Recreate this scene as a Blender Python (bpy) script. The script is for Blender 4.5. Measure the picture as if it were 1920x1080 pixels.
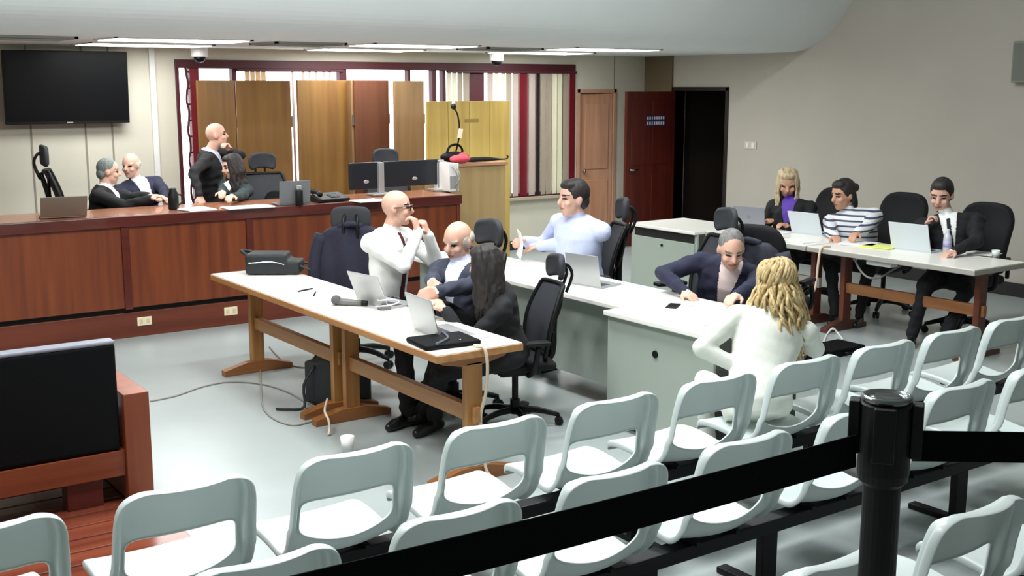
import bpy, bmesh, math, random
import numpy as np
from mathutils import Vector, Matrix, Quaternion
random.seed(7)
for o in list(bpy.data.objects): bpy.data.objects.remove(o)
scene = bpy.context.scene
C = scene.collection

# ------------------------------------------------------------------ camera
HOR, V1X, V2X, CX, CY, CAMH = 160.0, 4065.0, -581.0, 960.0, 540.0, 2.12
FPX = math.sqrt(-(V1X-CX)*(V2X-CX) - (HOR-CY)**2)
d1 = Vector((V1X-CX, -(HOR-CY), -FPX)).normalized()
d2 = Vector((V2X-CX, -(HOR-CY), -FPX)).normalized()
d3 = d1.cross(d2)
ROT = Matrix((d1, d2, d3))
cam = bpy.data.cameras.new('camera')
cam.sensor_width = 36.0
cam.lens = FPX/1920*36.0
cam.clip_start = 0.05
camo = bpy.data.objects.new('camera', cam); C.objects.link(camo)
camo.matrix_world = Matrix.Translation((0, 0, CAMH)) @ ROT.to_4x4()
scene.camera = camo
def ray(x, y): return ROT @ Vector((x-CX, -(y-CY), -FPX))
def onz(x, y, z=0.0):
    r = ray(x, y); t = (z-CAMH)/r.z
    return Vector((0, 0, CAMH)) + r*t
def onY(x, y, Y):
    r = ray(x, y); return Vector((0, 0, CAMH)) + r*(Y/r.y)
def onX(x, y, X):
    r = ray(x, y); return Vector((0, 0, CAMH)) + r*(X/r.x)

# ------------------------------------------------------------------ light and exposure
w = bpy.data.worlds.new('world'); scene.world = w; w.use_nodes = True
bgn = w.node_tree.nodes['Background']
bgn.inputs[0].default_value = (0.92, 0.96, 1.0, 1); bgn.inputs[1].default_value = 4.0
scene.view_settings.view_transform = 'Standard'
scene.view_settings.look = 'None'
scene.view_settings.gamma = 1.0
scene.view_settings.use_curve_mapping = False
scene.view_settings.exposure = 0.0
TROFFER_LOW = 20.0      # watts of the panels over the dais
TROFFER_HIGH = 92.0    # watts of the panels over the public seats

# ------------------------------------------------------------------ helpers
def sl(v):
    v /= 255.0
    return v/12.92 if v <= 0.04045 else ((v+0.055)/1.055)**2.4
def rgb(r, g, b): return (sl(r), sl(g), sl(b), 1.0)

MATS = {}
def mat(name, col, rough=0.5, metal=0.0, var=0.0, scale=8.0, stretch=(1, 1, 1), col2=None, bump=0.0,
        emit=0.0, spec=0.5, alpha=None, transmission=0.0, coat=0.0, sheen=0.0, detail=4.0, ramp=(0.3, 0.7)):
    if name in MATS: return MATS[name]
    m = bpy.data.materials.new(name); m.use_nodes = True
    nt = m.node_tree; b = nt.nodes['Principled BSDF']
    b.inputs['Base Color'].default_value = col
    b.inputs['Roughness'].default_value = rough
    b.inputs['Metallic'].default_value = metal
    b.inputs['Specular IOR Level'].default_value = spec
    b.inputs['Transmission Weight'].default_value = transmission
    b.inputs['Coat Weight'].default_value = coat
    b.inputs['Sheen Weight'].default_value = sheen
    if emit:
        b.inputs['Emission Color'].default_value = col; b.inputs['Emission Strength'].default_value = emit
    if alpha is not None: b.inputs['Alpha'].default_value = alpha
    if var or col2 or bump:
        tc = nt.nodes.new('ShaderNodeTexCoord'); mp = nt.nodes.new('ShaderNodeMapping')
        mp.inputs['Scale'].default_value = stretch
        nt.links.new(tc.outputs['Object'], mp.inputs[0])
        nz = nt.nodes.new('ShaderNodeTexNoise'); nz.inputs['Scale'].default_value = scale; nz.inputs['Detail'].default_value = detail
        nt.links.new(mp.outputs[0], nz.inputs[0])
        if var or col2:
            cr = nt.nodes.new('ShaderNodeValToRGB')
            c2 = col2 or tuple(min(1, c*(1+var)) for c in col[:3])+(1,)
            c1 = col if col2 else tuple(c*(1-var) for c in col[:3])+(1,)
            cr.color_ramp.elements[0].position = ramp[0]; cr.color_ramp.elements[0].color = c1
            cr.color_ramp.elements[1].position = ramp[1]; cr.color_ramp.elements[1].color = c2
            nt.links.new(nz.outputs[0], cr.inputs[0]); nt.links.new(cr.outputs[0], b.inputs['Base Color'])
        if bump:
            bp = nt.nodes.new('ShaderNodeBump'); bp.inputs['Strength'].default_value = bump; bp.inputs['Distance'].default_value = 0.01
            nt.links.new(nz.outputs[0], bp.inputs['Height']); nt.links.new(bp.outputs[0], b.inputs['Normal'])
    MATS[name] = m
    return m

class MB:
    def __init__(s): s.v = []; s.f = []; s.m = []; s.cm = 0
    def add(s, vs, fs):
        n = len(s.v); s.v += [tuple(p) for p in vs]
        for f in fs: s.f.append(tuple(i+n for i in f)); s.m.append(s.cm)
        return s
    def box(s, c, d, rot=None):
        c = Vector(c); hx, hy, hz = d[0]/2, d[1]/2, d[2]/2
        vs = [Vector((x*hx, y*hy, z*hz)) for z in (-1, 1) for y in (-1, 1) for x in (-1, 1)]
        if rot is not None: vs = [rot @ p for p in vs]
        return s.add([p+c for p in vs], [(0, 2, 3, 1), (4, 5, 7, 6), (0, 1, 5, 4), (2, 6, 7, 3), (0, 4, 6, 2), (1, 3, 7, 5)])
    def bx(s, x0, x1, y0, y1, z0, z1):
        return s.box(((x0+x1)/2, (y0+y1)/2, (z0+z1)/2), (abs(x1-x0), abs(y1-y0), abs(z1-z0)))
    def cyl(s, p0, p1, r0, r1=None, n=16):
        r1 = r0 if r1 is None else r1
        p0 = Vector(p0); p1 = Vector(p1); a = (p1-p0).normalized()
        t = Vector((1, 0, 0)) if abs(a.x) < 0.9 else Vector((0, 1, 0))
        u = a.cross(t).normalized(); v = a.cross(u)
        vs = []
        for p, r in ((p0, r0), (p1, r1)):
            for i in range(n):
                an = 2*math.pi*i/n; vs.append(p + (u*math.cos(an)+v*math.sin(an))*r)
        fs = [(i, (i+1) % n, n+(i+1) % n, n+i) for i in range(n)]
        fs += [tuple(range(n-1, -1, -1)), tuple(range(n, 2*n))]
        return s.add(vs, fs)
    def tube(s, pts, r, n=8, smooth=3, flat=None):
        pts = [Vector(p) for p in pts]
        if smooth and len(pts) > 2: pts = catmull(pts, smooth)
        rs = r if isinstance(r, (list, tuple)) else None
        vs = []; prev = None; N = len(pts)
        for k, p in enumerate(pts):
            a = (pts[min(k+1, N-1)]-pts[max(k-1, 0)])
            a = a.normalized() if a.length > 1e-9 else Vector((0, 0, 1))
            if prev is None:
                t = Vector((0, 0, 1)) if abs(a.z) < 0.9 else Vector((1, 0, 0))
                u = a.cross(t).normalized()
            else:
                u = (prev - a*prev.dot(a)).normalized()
            prev = u; v = a.cross(u)
            if rs:
                x = k/(N-1)*(len(rs)-1); i = min(int(x), len(rs)-2); rr = rs[i]+(rs[i+1]-rs[i])*(x-i)
            else: rr = r
            fl = flat or 1.0
            for i in range(n):
                an = 2*math.pi*i/n; vs.append(p + (u*math.cos(an)+v*math.sin(an)*fl)*rr)
        fs = []
        for k in range(N-1):
            for i in range(n):
                fs.append((k*n+i, k*n+(i+1) % n, (k+1)*n+(i+1) % n, (k+1)*n+i))
        fs += [tuple(range(n-1, -1, -1)), tuple((N-1)*n+i for i in range(n))]
        return s.add(vs, fs)
    def lathe(s, prof, c=(0, 0, 0), n=20):
        c = Vector(c); vs = []
        for r, z in prof:
            for i in range(n):
                an = 2*math.pi*i/n; vs.append(c+Vector((r*math.cos(an), r*math.sin(an), z)))
        fs = []
        for k in range(len(prof)-1):
            for i in range(n): fs.append((k*n+i, k*n+(i+1) % n, (k+1)*n+(i+1) % n, (k+1)*n+i))
        fs += [tuple(range(n-1, -1, -1)), tuple((len(prof)-1)*n+i for i in range(n))]
        return s.add(vs, fs)
    def ell(s, c, rad, axes=None, nu=16, nv=10):
        c = Vector(c); ax = axes or (Vector((1, 0, 0)), Vector((0, 1, 0)), Vector((0, 0, 1)))
        vs = [c - ax[2]*rad[2]]
        for j in range(1, nv):
            ph = -math.pi/2+math.pi*j/nv
            for i in range(nu):
                th = 2*math.pi*i/nu
                vs.append(c+ax[0]*(rad[0]*math.cos(ph)*math.cos(th))+ax[1]*(rad[1]*math.cos(ph)*math.sin(th))+ax[2]*(rad[2]*math.sin(ph)))
        vs.append(c+ax[2]*rad[2])
        fs = [(0, 1+(i+1) % nu, 1+i) for i in range(nu)]
        for j in range(nv-2):
            for i in range(nu):
                a = 1+j*nu; fs.append((a+i, a+(i+1) % nu, a+nu+(i+1) % nu, a+nu+i))
        L = len(vs)-1; a = 1+(nv-2)*nu
        fs += [(a+i, a+(i+1) % nu, L) for i in range(nu)]
        return s.add(vs, fs)
    def cap(s, p0, p1, r0, r1, n=14):
        p0 = Vector(p0); p1 = Vector(p1); a = p1-p0
        if a.length < 1e-6: return s.ell(p0, (r0, r0, r0))
        a.normalize(); t = Vector((1, 0, 0)) if abs(a.x) < 0.9 else Vector((0, 1, 0))
        u = a.cross(t).normalized(); v = a.cross(u); vs = []; rings = []
        for k in range(1, 5): rings.append((p0, r0, -math.pi/2+k*math.pi/8))
        for k in range(4, 8): rings.append((p1, r1, -math.pi/2+k*math.pi/8))
        vs.append(p0-a*r0)
        for p, r, ph in rings:
            for i in range(n):
                th = 2*math.pi*i/n
                vs.append(p+a*(r*math.sin(ph))+(u*math.cos(th)+v*math.sin(th))*(r*math.cos(ph)))
        vs.append(p1+a*r1); R = len(rings)
        fs = [(0, 1+(i+1) % n, 1+i) for i in range(n)]
        for j in range(R-1):
            for i in range(n):
                b = 1+j*n; fs.append((b+i, b+(i+1) % n, b+n+(i+1) % n, b+n+i))
        L = len(vs)-1; b = 1+(R-1)*n
        fs += [(b+i, b+(i+1) % n, L) for i in range(n)]
        return s.add(vs, fs)
    def prism(s, poly, ax, h0, h1):
        # poly: list of 2D points, extruded along axis 'x','y' or 'z'
        def P(a, b, h): return {'z': (a, b, h), 'y': (a, h, b), 'x': (h, a, b)}[ax]
        n = len(poly)
        vs = [P(a, b, h0) for a, b in poly]+[P(a, b, h1) for a, b in poly]
        fs = [(i, (i+1) % n, n+(i+1) % n, n+i) for i in range(n)]+[tuple(range(n-1, -1, -1)), tuple(range(n, 2*n))]
        return s.add(vs, fs)
    def grid(s, fn, nu, nv, closed=False):
        vs = [fn(i/nu, j/nv) for j in range(nv+1) for i in range(nu+1)]
        fs = [(j*(nu+1)+i, j*(nu+1)+i+1, (j+1)*(nu+1)+i+1, (j+1)*(nu+1)+i) for j in range(nv) for i in range(nu)]
        return s.add(vs, fs)
    def mesh(s, name):
        me = bpy.data.meshes.new(name); me.from_pydata(s.v, [], s.f)
        bm = bmesh.new(); bm.from_mesh(me); bmesh.ops.recalc_face_normals(bm, faces=bm.faces); bm.to_mesh(me); bm.free()
        return me
    def build(s, name, m, parent=None, loc=(0, 0, 0), rz=0.0, bevel=0.0, smooth=False, solid=0.0, subsurf=0, seg=2):
        me = s.mesh(name)
        ms = m if isinstance(m, (list, tuple)) else [m]
        for k in ms: me.materials.append(k)
        for p, k in zip(me.polygons, s.m):
            p.material_index = k; p.use_smooth = smooth
        o = bpy.data.objects.new(name, me); C.objects.link(o)
        o.location = loc; o.rotation_euler = (0, 0, rz)
        if parent is not None: o.parent = parent
        if solid:
            q = o.modifiers.new('solid', 'SOLIDIFY'); q.thickness = solid; q.offset = 0
        if bevel:
            q = o.modifiers.new('bevel', 'BEVEL'); q.width = bevel; q.segments = seg; q.limit_method = 'ANGLE'; q.angle_limit = math.radians(40)
        if subsurf:
            q = o.modifiers.new('sub', 'SUBSURF'); q.levels = subsurf; q.render_levels = subsurf
        return o

def catmull(pts, k):
    out = []; n = len(pts)
    for i in range(n-1):
        p0 = pts[max(i-1, 0)]; p1 = pts[i]; p2 = pts[i+1]; p3 = pts[min(i+2, n-1)]
        for j in range(k):
            t = j/k
            out.append(0.5*((2*p1)+(p2-p0)*t+(2*p0-5*p1+4*p2-p3)*t*t+(3*p1-p0-3*p2+p3)*t*t*t))
    out.append(pts[-1]); return out

def tag(o, label=None, cat=None, group=None, kind=None):
    if label: o['label'] = label
    if cat: o['category'] = cat
    if group: o['group'] = group
    if kind: o['kind'] = kind
    return o
def thing(name, label, cat, loc=(0, 0, 0), rz=0.0, group=None):
    o = bpy.data.objects.new(name, None); C.objects.link(o); o.empty_display_size = 0.1
    o.location = loc; o.rotation_euler = (0, 0, rz)
    return tag(o, label, cat, group)
def dup(o, loc=None, rz=None, label=None, parent=None):
    c = o.copy(); C.objects.link(c)
    if parent is not None: c.parent = parent
    if loc is not None: c.location = loc
    if rz is not None: c.rotation_euler = (0, 0, rz)
    if label: c['label'] = label
    for ch in list(o.children): dup(ch, parent=c)
    return c
def struct(o): o['kind'] = 'structure'; return o
def D(a): return math.radians(a)

# ------------------------------------------------------------------ materials
def wood(name, c1, c2, rough=0.35, axis='x', scale=3.0, coat=0.0, bump=0.05):
    st = {'x': (0.35, 6, 6), 'y': (6, 0.35, 6), 'z': (6, 6, 0.35)}[axis]
    return mat(name, c1, rough, col2=c2, scale=scale, stretch=st, bump=bump, coat=coat, detail=6, ramp=(0.32, 0.68))
M_floor = mat('floor_vinyl', rgb(172, 181, 180), 0.28, col2=rgb(162, 171, 170), scale=1.3, detail=6)
M_wallR = mat('wall_paint_grey', rgb(184, 178, 168), 0.7, var=0.03, scale=2)
M_wallB = mat('wall_paint_cream', rgb(212, 208, 192), 0.65, var=0.03, scale=2)
M_ceil = mat('ceiling_paint', rgb(228, 233, 234), 0.8, var=0.015, scale=2)
M_pier = mat('pier_brown', rgb(112, 99, 75), 0.7, var=0.05, scale=3)  # darker and browner than the right wall
M_base = mat('baseboard_dark', rgb(38, 36, 38), 0.5)
M_dais = wood('dais_panel_wood', rgb(126, 60, 25), rgb(97, 40, 15), 0.45, 'z', 2.2)
M_daisd = wood('dais_trim_wood', rgb(96, 36, 26), rgb(76, 26, 20), 0.32, 'x', 3, coat=0.2)
M_plinth = wood('dais_plinth_wood', rgb(112, 50, 28), rgb(92, 38, 21), 0.45, 'x', 2)
M_black = mat('black_plastic', rgb(13, 14, 16), 0.5, spec=0.3)
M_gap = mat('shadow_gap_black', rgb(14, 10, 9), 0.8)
M_oak = wood('oak_trestle', rgb(178, 126, 70), rgb(146, 94, 48), 0.4, 'z', 3)
M_oakx = wood('oak_edge', rgb(188, 136, 82), rgb(158, 106, 60), 0.4, 'y', 3)
M_oakf = wood('oak_foot', rgb(160, 104, 56), rgb(134, 82, 42), 0.4, 'x', 3)
M_lam = mat('white_laminate', rgb(238, 236, 228), 0.3, var=0.01, scale=3)
M_walnut = wood('walnut_leg', rgb(112, 58, 40), rgb(86, 42, 30), 0.4, 'z', 3)
M_greyedge = mat('table_edge_grey', rgb(168, 164, 156), 0.45)
M_steel = mat('desk_grey_steel', rgb(160, 170, 160), 0.4, var=0.02, scale=3)
M_chrome = mat('chrome', rgb(190, 192, 195), 0.2, metal=1.0)
M_alum = mat('laptop_aluminium', rgb(186, 188, 190), 0.35, metal=0.55)
M_key = mat('laptop_keys', rgb(60, 62, 66), 0.5)
M_scr = mat('dark_screen', rgb(8, 9, 12), 0.35, spec=0.2)
M_seat = mat('grey_white_seat_plastic', rgb(200, 210, 208), 0.32, var=0.02, scale=4)
M_mesh = mat('chair_mesh_fabric', rgb(46, 48, 53), 0.75, var=0.15, scale=220, bump=0.2)
M_fab = mat('black_fabric', rgb(14, 15, 18), 0.85, var=0.2, scale=60, bump=0.15)
M_leather = mat('black_leatherette', rgb(8, 9, 12), 0.6, spec=0.15, bump=0.1, scale=120)
M_red = mat('red_frame_paint', rgb(112, 18, 34), 0.45)
M_reddk = mat('dark_red_frame_paint', rgb(74, 14, 26), 0.5)
M_screenA = wood('screen_panel_brown', rgb(132, 96, 46), rgb(112, 76, 34), 0.45, 'z', 2)
M_screenB = wood('screen_panel_dark', rgb(100, 56, 34), rgb(82, 43, 24), 0.45, 'z', 2)
M_screenC = wood('screen_panel_tan', rgb(146, 116, 80), rgb(130, 100, 66), 0.5, 'z', 2)
M_yellow = wood('yellow_pine', rgb(202, 176, 100), rgb(182, 152, 78), 0.45, 'z', 2)
M_beigew = wood('beige_laminate_wood', rgb(178, 152, 108), rgb(164, 136, 92), 0.45, 'z', 2)
M_doorred = wood('mahogany_door', rgb(92, 32, 22), rgb(72, 22, 16), 0.35, 'z', 2.5)
M_doorpink = wood('varnished_door', rgb(206, 160, 130), rgb(186, 134, 104), 0.25, 'z', 2.5, coat=0.3)  # pinkish tone of the door's reflections is put into the wood colour
M_bench = wood('bench_wood', rgb(142, 72, 42), rgb(118, 54, 30), 0.35, 'x', 2.5)
M_deck = wood('deck_wood', rgb(128, 66, 46), rgb(96, 44, 32), 0.22, 'x', 2, coat=0.3)
M_paper = mat('white_paper', rgb(240, 240, 238), 0.6)
M_white = mat('white_plastic', rgb(232, 232, 230), 0.4)
def cloth_translucent(name, c):
    m = bpy.data.materials.new(name); m.use_nodes = True; nt = m.node_tree; b = nt.nodes['Principled BSDF']
    b.inputs['Base Color'].default_value = c; b.inputs['Roughness'].default_value = 0.8
    t = nt.nodes.new('ShaderNodeBsdfTranslucent'); t.inputs[0].default_value = c
    mx = nt.nodes.new('ShaderNodeMixShader'); mx.inputs[0].default_value = 0.3
    nt.links.new(b.outputs[0], mx.inputs[1]); nt.links.new(t.outputs[0], mx.inputs[2]); nt.links.new(mx.outputs[0], nt.nodes['Material Output'].inputs[0])
    MATS[name] = m; return m
M_blindw = cloth_translucent('blind_white', rgb(236, 234, 214)); M_blindg = cloth_translucent('blind_grey_beige', rgb(184, 174, 156)); M_blindp = cloth_translucent('blind_pale', rgb(206, 192, 184))
M_cable = mat('grey_cable', rgb(150, 146, 140), 0.5)
M_cablew = mat('cream_cable', rgb(226, 206, 184), 0.5)
M_glow = mat('light_diffuser', (1, 0.99, 0.95, 1), 0.5, emit=6.0)
M_vent = mat('vent_grey', rgb(150, 150, 146), 0.6)
M_glass = mat('window_glass', (1, 1, 1, 1), 0.02, transmission=1.0)
M_yellowpad = mat('yellow_pad', rgb(232, 240, 130), 0.6)
M_navycloth = mat('navy_jacket_cloth', rgb(30, 30, 48), 0.85, var=0.15, scale=40, bump=0.1)
M_backpack = mat('backpack_nylon', rgb(28, 32, 34), 0.6, var=0.2, scale=30, bump=0.2)
M_skin = {}
def glass_mat():
    m = bpy.data.materials.new('clear_pane'); m.use_nodes = True; nt = m.node_tree
    nt.nodes.remove(nt.nodes['Principled BSDF'])
    t = nt.nodes.new('ShaderNodeBsdfTransparent'); g = nt.nodes.new('ShaderNodeBsdfGlossy'); g.inputs['Roughness'].default_value = 0.03
    mx = nt.nodes.new('ShaderNodeMixShader'); mx.inputs[0].default_value = 0.06
    nt.links.new(t.outputs[0], mx.inputs[1]); nt.links.new(g.outputs[0], mx.inputs[2])
    nt.links.new(mx.outputs[0], nt.nodes['Material Output'].inputs[0]); return m
M_pane = glass_mat()

# ================================================================== ROOM
XR, YB, XL, YN = 10.83, 12.15, -2.6, -3.2          # right wall, window wall, left wall, wall behind the camera
ZL, ZH = 2.51, 4.3                                   # low ceiling over the dais, high ceiling over the hall
T = 0.2
struct(MB().bx(XL-T, XR+T, YN-T, YB+T, -0.12, 0).build('floor', M_floor))
# window wall with a wide window opening and a door opening
WX0, WX1, WZ0, WZ1 = 4.20, 9.56, 0.69, 2.39
DX0, DX1, DZ = 9.66, 10.24, 2.02
wb = MB()
wb.bx(XL-T, WX0, YB, YB+T, 0, ZL)
wb.bx(WX0, WX1, YB, YB+T, 0, WZ0)
wb.bx(WX0, WX1, YB, YB+T, WZ1, ZL)
wb.bx(WX1, DX0, YB, YB+T, 0, ZL)
wb.bx(DX0, DX1, YB, YB+T, DZ, ZL)
wb.bx(DX1, XR+T, YB, YB+T, 0, ZL)
wall_b = struct(wb.build('wall_back', M_wallB))
# right wall with a doorway
OY0, OY1, OZ = 10.61, 11.57, 2.05
wr = MB()
wr.bx(XR, XR+T, YN, OY0, 0, ZH+0.1)
wr.bx(XR, XR+T, OY0, OY1, OZ, ZL+0.1)
wr.bx(XR, XR+T, OY1, YB, 0, ZL+0.1)
struct(wr.build('wall_right', M_wallR))
struct(MB().bx(XL-T, XL, YN, YB, 0, ZH+0.1).build('wall_left', M_wallR))
struct(MB().bx(XL-T, XR+T, YN-T, YN, 0, ZH+0.1).build('wall_front', M_wallR))
# pier between the doorway and the window wall
struct(MB().bx(XR-0.03, XR, OY1+0.03, YB, 0, ZL).build('trim_1', M_pier))
# ceiling: flat over the dais, curving up to the high ceiling
prof = [(YB+T, ZL), (9.55, ZL), (9.30, 2.55), (9.08, 2.66), (8.88, 2.84), (8.70, 3.06), (8.52, 3.36), (8.36, 3.72), (8.22, 4.1), (8.14, ZH), (YN-T, ZH)]
prof = [(p.x, p.y) for p in catmull([Vector((a, b, 0)) for a, b in prof[1:-1]], 5)]
prof = [(YB+T, ZL)] + prof + [(YN-T, ZH)]
cb = MB()
poly = prof + [(YN-T, ZH+0.2), (YB+T, ZH+0.2)]
cb.prism(poly, 'x', XL-T, XR+T)
struct(cb.build('ceiling', M_ceil))
# dark corridor behind the doorway
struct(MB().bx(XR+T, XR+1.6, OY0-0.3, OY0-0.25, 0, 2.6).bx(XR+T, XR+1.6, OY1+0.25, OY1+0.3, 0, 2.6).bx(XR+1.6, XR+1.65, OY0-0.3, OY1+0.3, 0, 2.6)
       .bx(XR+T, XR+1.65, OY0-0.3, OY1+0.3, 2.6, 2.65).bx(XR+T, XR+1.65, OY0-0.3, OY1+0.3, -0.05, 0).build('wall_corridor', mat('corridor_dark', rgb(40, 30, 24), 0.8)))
# corridor behind the narrow door
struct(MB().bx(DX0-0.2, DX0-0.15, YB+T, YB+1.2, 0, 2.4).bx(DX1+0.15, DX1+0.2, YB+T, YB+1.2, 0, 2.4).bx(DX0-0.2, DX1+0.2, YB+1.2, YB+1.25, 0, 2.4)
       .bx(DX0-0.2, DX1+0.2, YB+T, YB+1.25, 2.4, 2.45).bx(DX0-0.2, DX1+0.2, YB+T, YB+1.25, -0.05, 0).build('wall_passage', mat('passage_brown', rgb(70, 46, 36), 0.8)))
# baseboards
struct(MB().bx(XR-0.018, XR, YN, OY0-0.07, 0, 0.14).build('baseboard_right', M_base, bevel=0.004))
struct(MB().bx(XL, WX1+0.02, YB-0.018, YB, 0, 0.12).bx(DX1+0.06, XR, YB-0.018, YB, 0, 0.12).build('baseboard_back', M_base, bevel=0.004))
# door frame of the doorway
fr = MB()
fr.bx(XR-0.02, XR+T, OY0-0.05, OY0, 0, OZ+0.05).bx(XR-0.02, XR+T, OY1, OY1+0.03, 0, OZ+0.05).bx(XR-0.02, XR+T, OY0-0.05, OY1+0.03, OZ, OZ+0.05)
struct(fr.build('trim_2', mat('door_frame_black', rgb(26, 16, 13), 0.5), bevel=0.004))
# open mahogany leaf, hinged at the far jamb and standing at a right angle to the wall
LW = 0.86
door1 = struct(MB().bx(XR-0.02-LW, XR-0.02, OY1-0.045, OY1, 0.01, OZ-0.01).build('door_1', M_doorred, bevel=0.004))
def pdoor(x0, x1, z0, z1, y, th, m, parent):
    return MB().bx(x0, x1, y-th, y, z0, z1).build('panel', m, parent, bevel=0.006)
yl = OY1-0.045
for (a, b) in ((XR-0.02-LW+0.08, XR-0.02-LW/2-0.02), (XR-0.02-LW/2+0.02, XR-0.10)):
    for (c, d) in ((0.15, 0.95), (1.08, 1.92)):
        pdoor(a, b, c, d, yl, 0.008, M_doorred, door1)
hd = MB().cyl((XR-LW+0.04, yl, 1.02), (XR-LW+0.04, yl-0.05, 1.02), 0.012).cyl((XR-LW+0.03, yl-0.05, 1.02), (XR-LW+0.15, yl-0.05, 1.02), 0.011)
hd.build('handle', M_chrome, door1, smooth=True)
# sign on the leaf: dark blue plate with two blurred rows of pale lettering
sg = thing('door_sign', 'small dark blue sign with two pale rows of lettering on the mahogany door', 'sign')
s0 = onY(1212, 216, yl-0.01); s1 = onY(1247, 236, yl-0.01)
sg.location = (s0.x, yl-0.014, s1.z)
SW, SH = s1.x-s0.x, s0.z-s1.z
MB().bx(0, SW, 0, 0.006, 0, SH).build('plate', mat('sign_navy', rgb(40, 36, 74), 0.5), sg, bevel=0.002)
for r, (z0, z1) in enumerate(((0.62, 0.86), (0.12, 0.40))):
    lt = MB(); x = 0.03
    for k, wd in enumerate((0.09, 0.09, 0.07, 0.09, 0.1, 0.08, 0.09, 0.1)):
        a = 0.04+k*0.117
        lt.bx(SW*a, SW*(a+wd*0.72), -0.002, 0.0, SH*z0, SH*z1)
    lt.build('lettering', mat('sign_pale', rgb(206, 196, 214), 0.5), sg)
# narrow varnished door standing ajar in the window wall
trm = MB().bx(DX0-0.05, DX0, YB-0.02, YB+T, 0, DZ+0.05).bx(DX1, DX1+0.05, YB-0.02, YB+T, 0, DZ+0.05).bx(DX0-0.05, DX1+0.05, YB-0.02, YB+T, DZ, DZ+0.05)
struct(trm.build('trim_3', mat('door_trim_pink', rgb(196, 150, 124), 0.4), bevel=0.004))
door2 = MB().bx(-0.52, 0, -0.04, 0, 0.01, DZ-0.01).build('door_2', M_doorpink, loc=(DX1-0.01, YB+0.03, 0), rz=D(-6), bevel=0.004)
struct(door2)
for (z0, z1) in ((0.15, 0.85), (1.0, 1.88)):
    MB().bx(-0.45, -0.07, -0.052, -0.04, z0, z1).build('panel', M_doorpink, door2, bevel=0.01)
MB().cyl((-0.47, -0.04, 0.98), (-0.47, -0.08, 0.98), 0.01).ell((-0.47, -0.09, 0.98), (0.026, 0.02, 0.026)).build('knob', M_chrome, door2, smooth=True)

# seams, conduit and small fixtures of the walls
sm = mat('panel_seam', rgb(150, 142, 128), 0.7)
for px in (62, 164, 214):
    p = onY(px, 300, YB); MB().bx(p.x-0.008, p.x+0.008, YB-0.006, YB, 0.12, ZL).build('seam_strip', sm, wall_b)
for px in (1149,):
    p = onY(px, 300, YB); MB().bx(p.x-0.006, p.x+0.006, YB-0.006, YB, 0.12, ZL).build('seam_strip', sm, wall_b)
p = onY(288, 200, YB)
tag(MB().bx(p.x-0.03, p.x+0.03, YB-0.03, YB, 0.4, ZL-0.01).build('cable_conduit', M_white, bevel=0.004), 'white vertical cable conduit on the wall right of the television', 'conduit')
p = onX(1408, 272, XR)
ls = tag(MB().bx(XR-0.012, XR, p.y-0.1, p.y+0.1, p.z-0.05, p.z+0.05).build('light_switch', mat('switch_beige', rgb(206, 198, 184), 0.5), bevel=0.004), 'beige double light switch plate on the wall beside the doorway', 'switch')
for k in (-0.045, 0.045): MB().bx(XR-0.02, XR-0.012, p.y+k-0.022, p.y+k+0.022, p.z-0.03, p.z+0.03).build('rocker', M_white, ls, bevel=0.003)
p = onX(1914, 120, XR); q = onX(1914, 155, XR)
ws = tag(MB().bx(XR-0.1, XR, p.y-0.26, p.y+0.04, q.z, p.z+0.22).build('wall_speaker', mat('speaker_greygreen', rgb(140, 146, 132), 0.6), bevel=0.01), 'grey-green box mounted high on the wall at the right edge', 'speaker')
MB().bx(XR-0.106, XR-0.1, p.y-0.24, p.y+0.02, q.z+0.02, p.z+0.2).build('grille', mat('grille_grey', rgb(120, 122, 114), 0.7, bump=0.4, scale=150), ws)

# ------------------------------------------------------------------ window frames, panes, blinds
win = MB()
win.bx(WX0, WX1, YB-0.04, YB+0.1, WZ1-0.09, WZ1)          # head rail
win.bx(WX0, WX1, YB-0.03, YB+0.1, WZ0, WZ0+0.05)          # sill rail
win.bx(WX0, WX0+0.035, YB-0.03, YB+0.1, WZ0, WZ1)
win.bx(WX1-0.05, WX1, YB-0.03, YB+0.1, WZ0, WZ1)
window1 = struct(win.build('window_1', M_reddk, bevel=0.004))
def wx(px): return onY(px, 130, YB).x
for px, wdt, m in ((362, 0.10, M_red), (437, 0.05, M_reddk), (641, 0.09, M_reddk), (765, 0.035, M_reddk), (812, 0.06, M_reddk), (830.5, 0.045, M_reddk), (892, 0.21, M_reddk)):
    x = wx(px); MB().bx(x-wdt/2, x+wdt/2, YB-0.03, YB+0.06, WZ0+0.05, WZ1-0.09).build('mullion', m, window1, bevel=0.004)
for a, b in ((WX0+0.035, wx(362)), (wx(362), wx(437)), (wx(437), wx(641)), (wx(641), wx(812)), (wx(812), wx(892)), (wx(892), WX1-0.05)):
    MB().bx(a, b, YB+0.07, YB+0.078, WZ0+0.05, WZ1-0.09).build('pane', M_pane, window1)
MB().bx(WX0-0.03, WX1+0.03, YB-0.08, YB, WZ0-0.04, WZ0).build('window_sill', mat('sill_beige', rgb(176, 160, 142), 0.5), window1, bevel=0.006)
# window grille waving behind the narrow left light
for x in (WX0+0.125,):
    MB().tube([(x+0.012*math.sin(k*1.9), YB+0.0, WZ0+0.05+k*0.1) for k in range(17)], 0.012, 8).build('grille_bar', M_reddk, window1, smooth=True)
# ladder-like bars seen on the narrow light
for k in range(9):
    z = WZ0+0.2+k*0.17; MB().bx(WX0+0.125, wx(362), YB-0.005, YB+0.01, z, z+0.02).build('grille_rung', M_reddk, window1)
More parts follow.
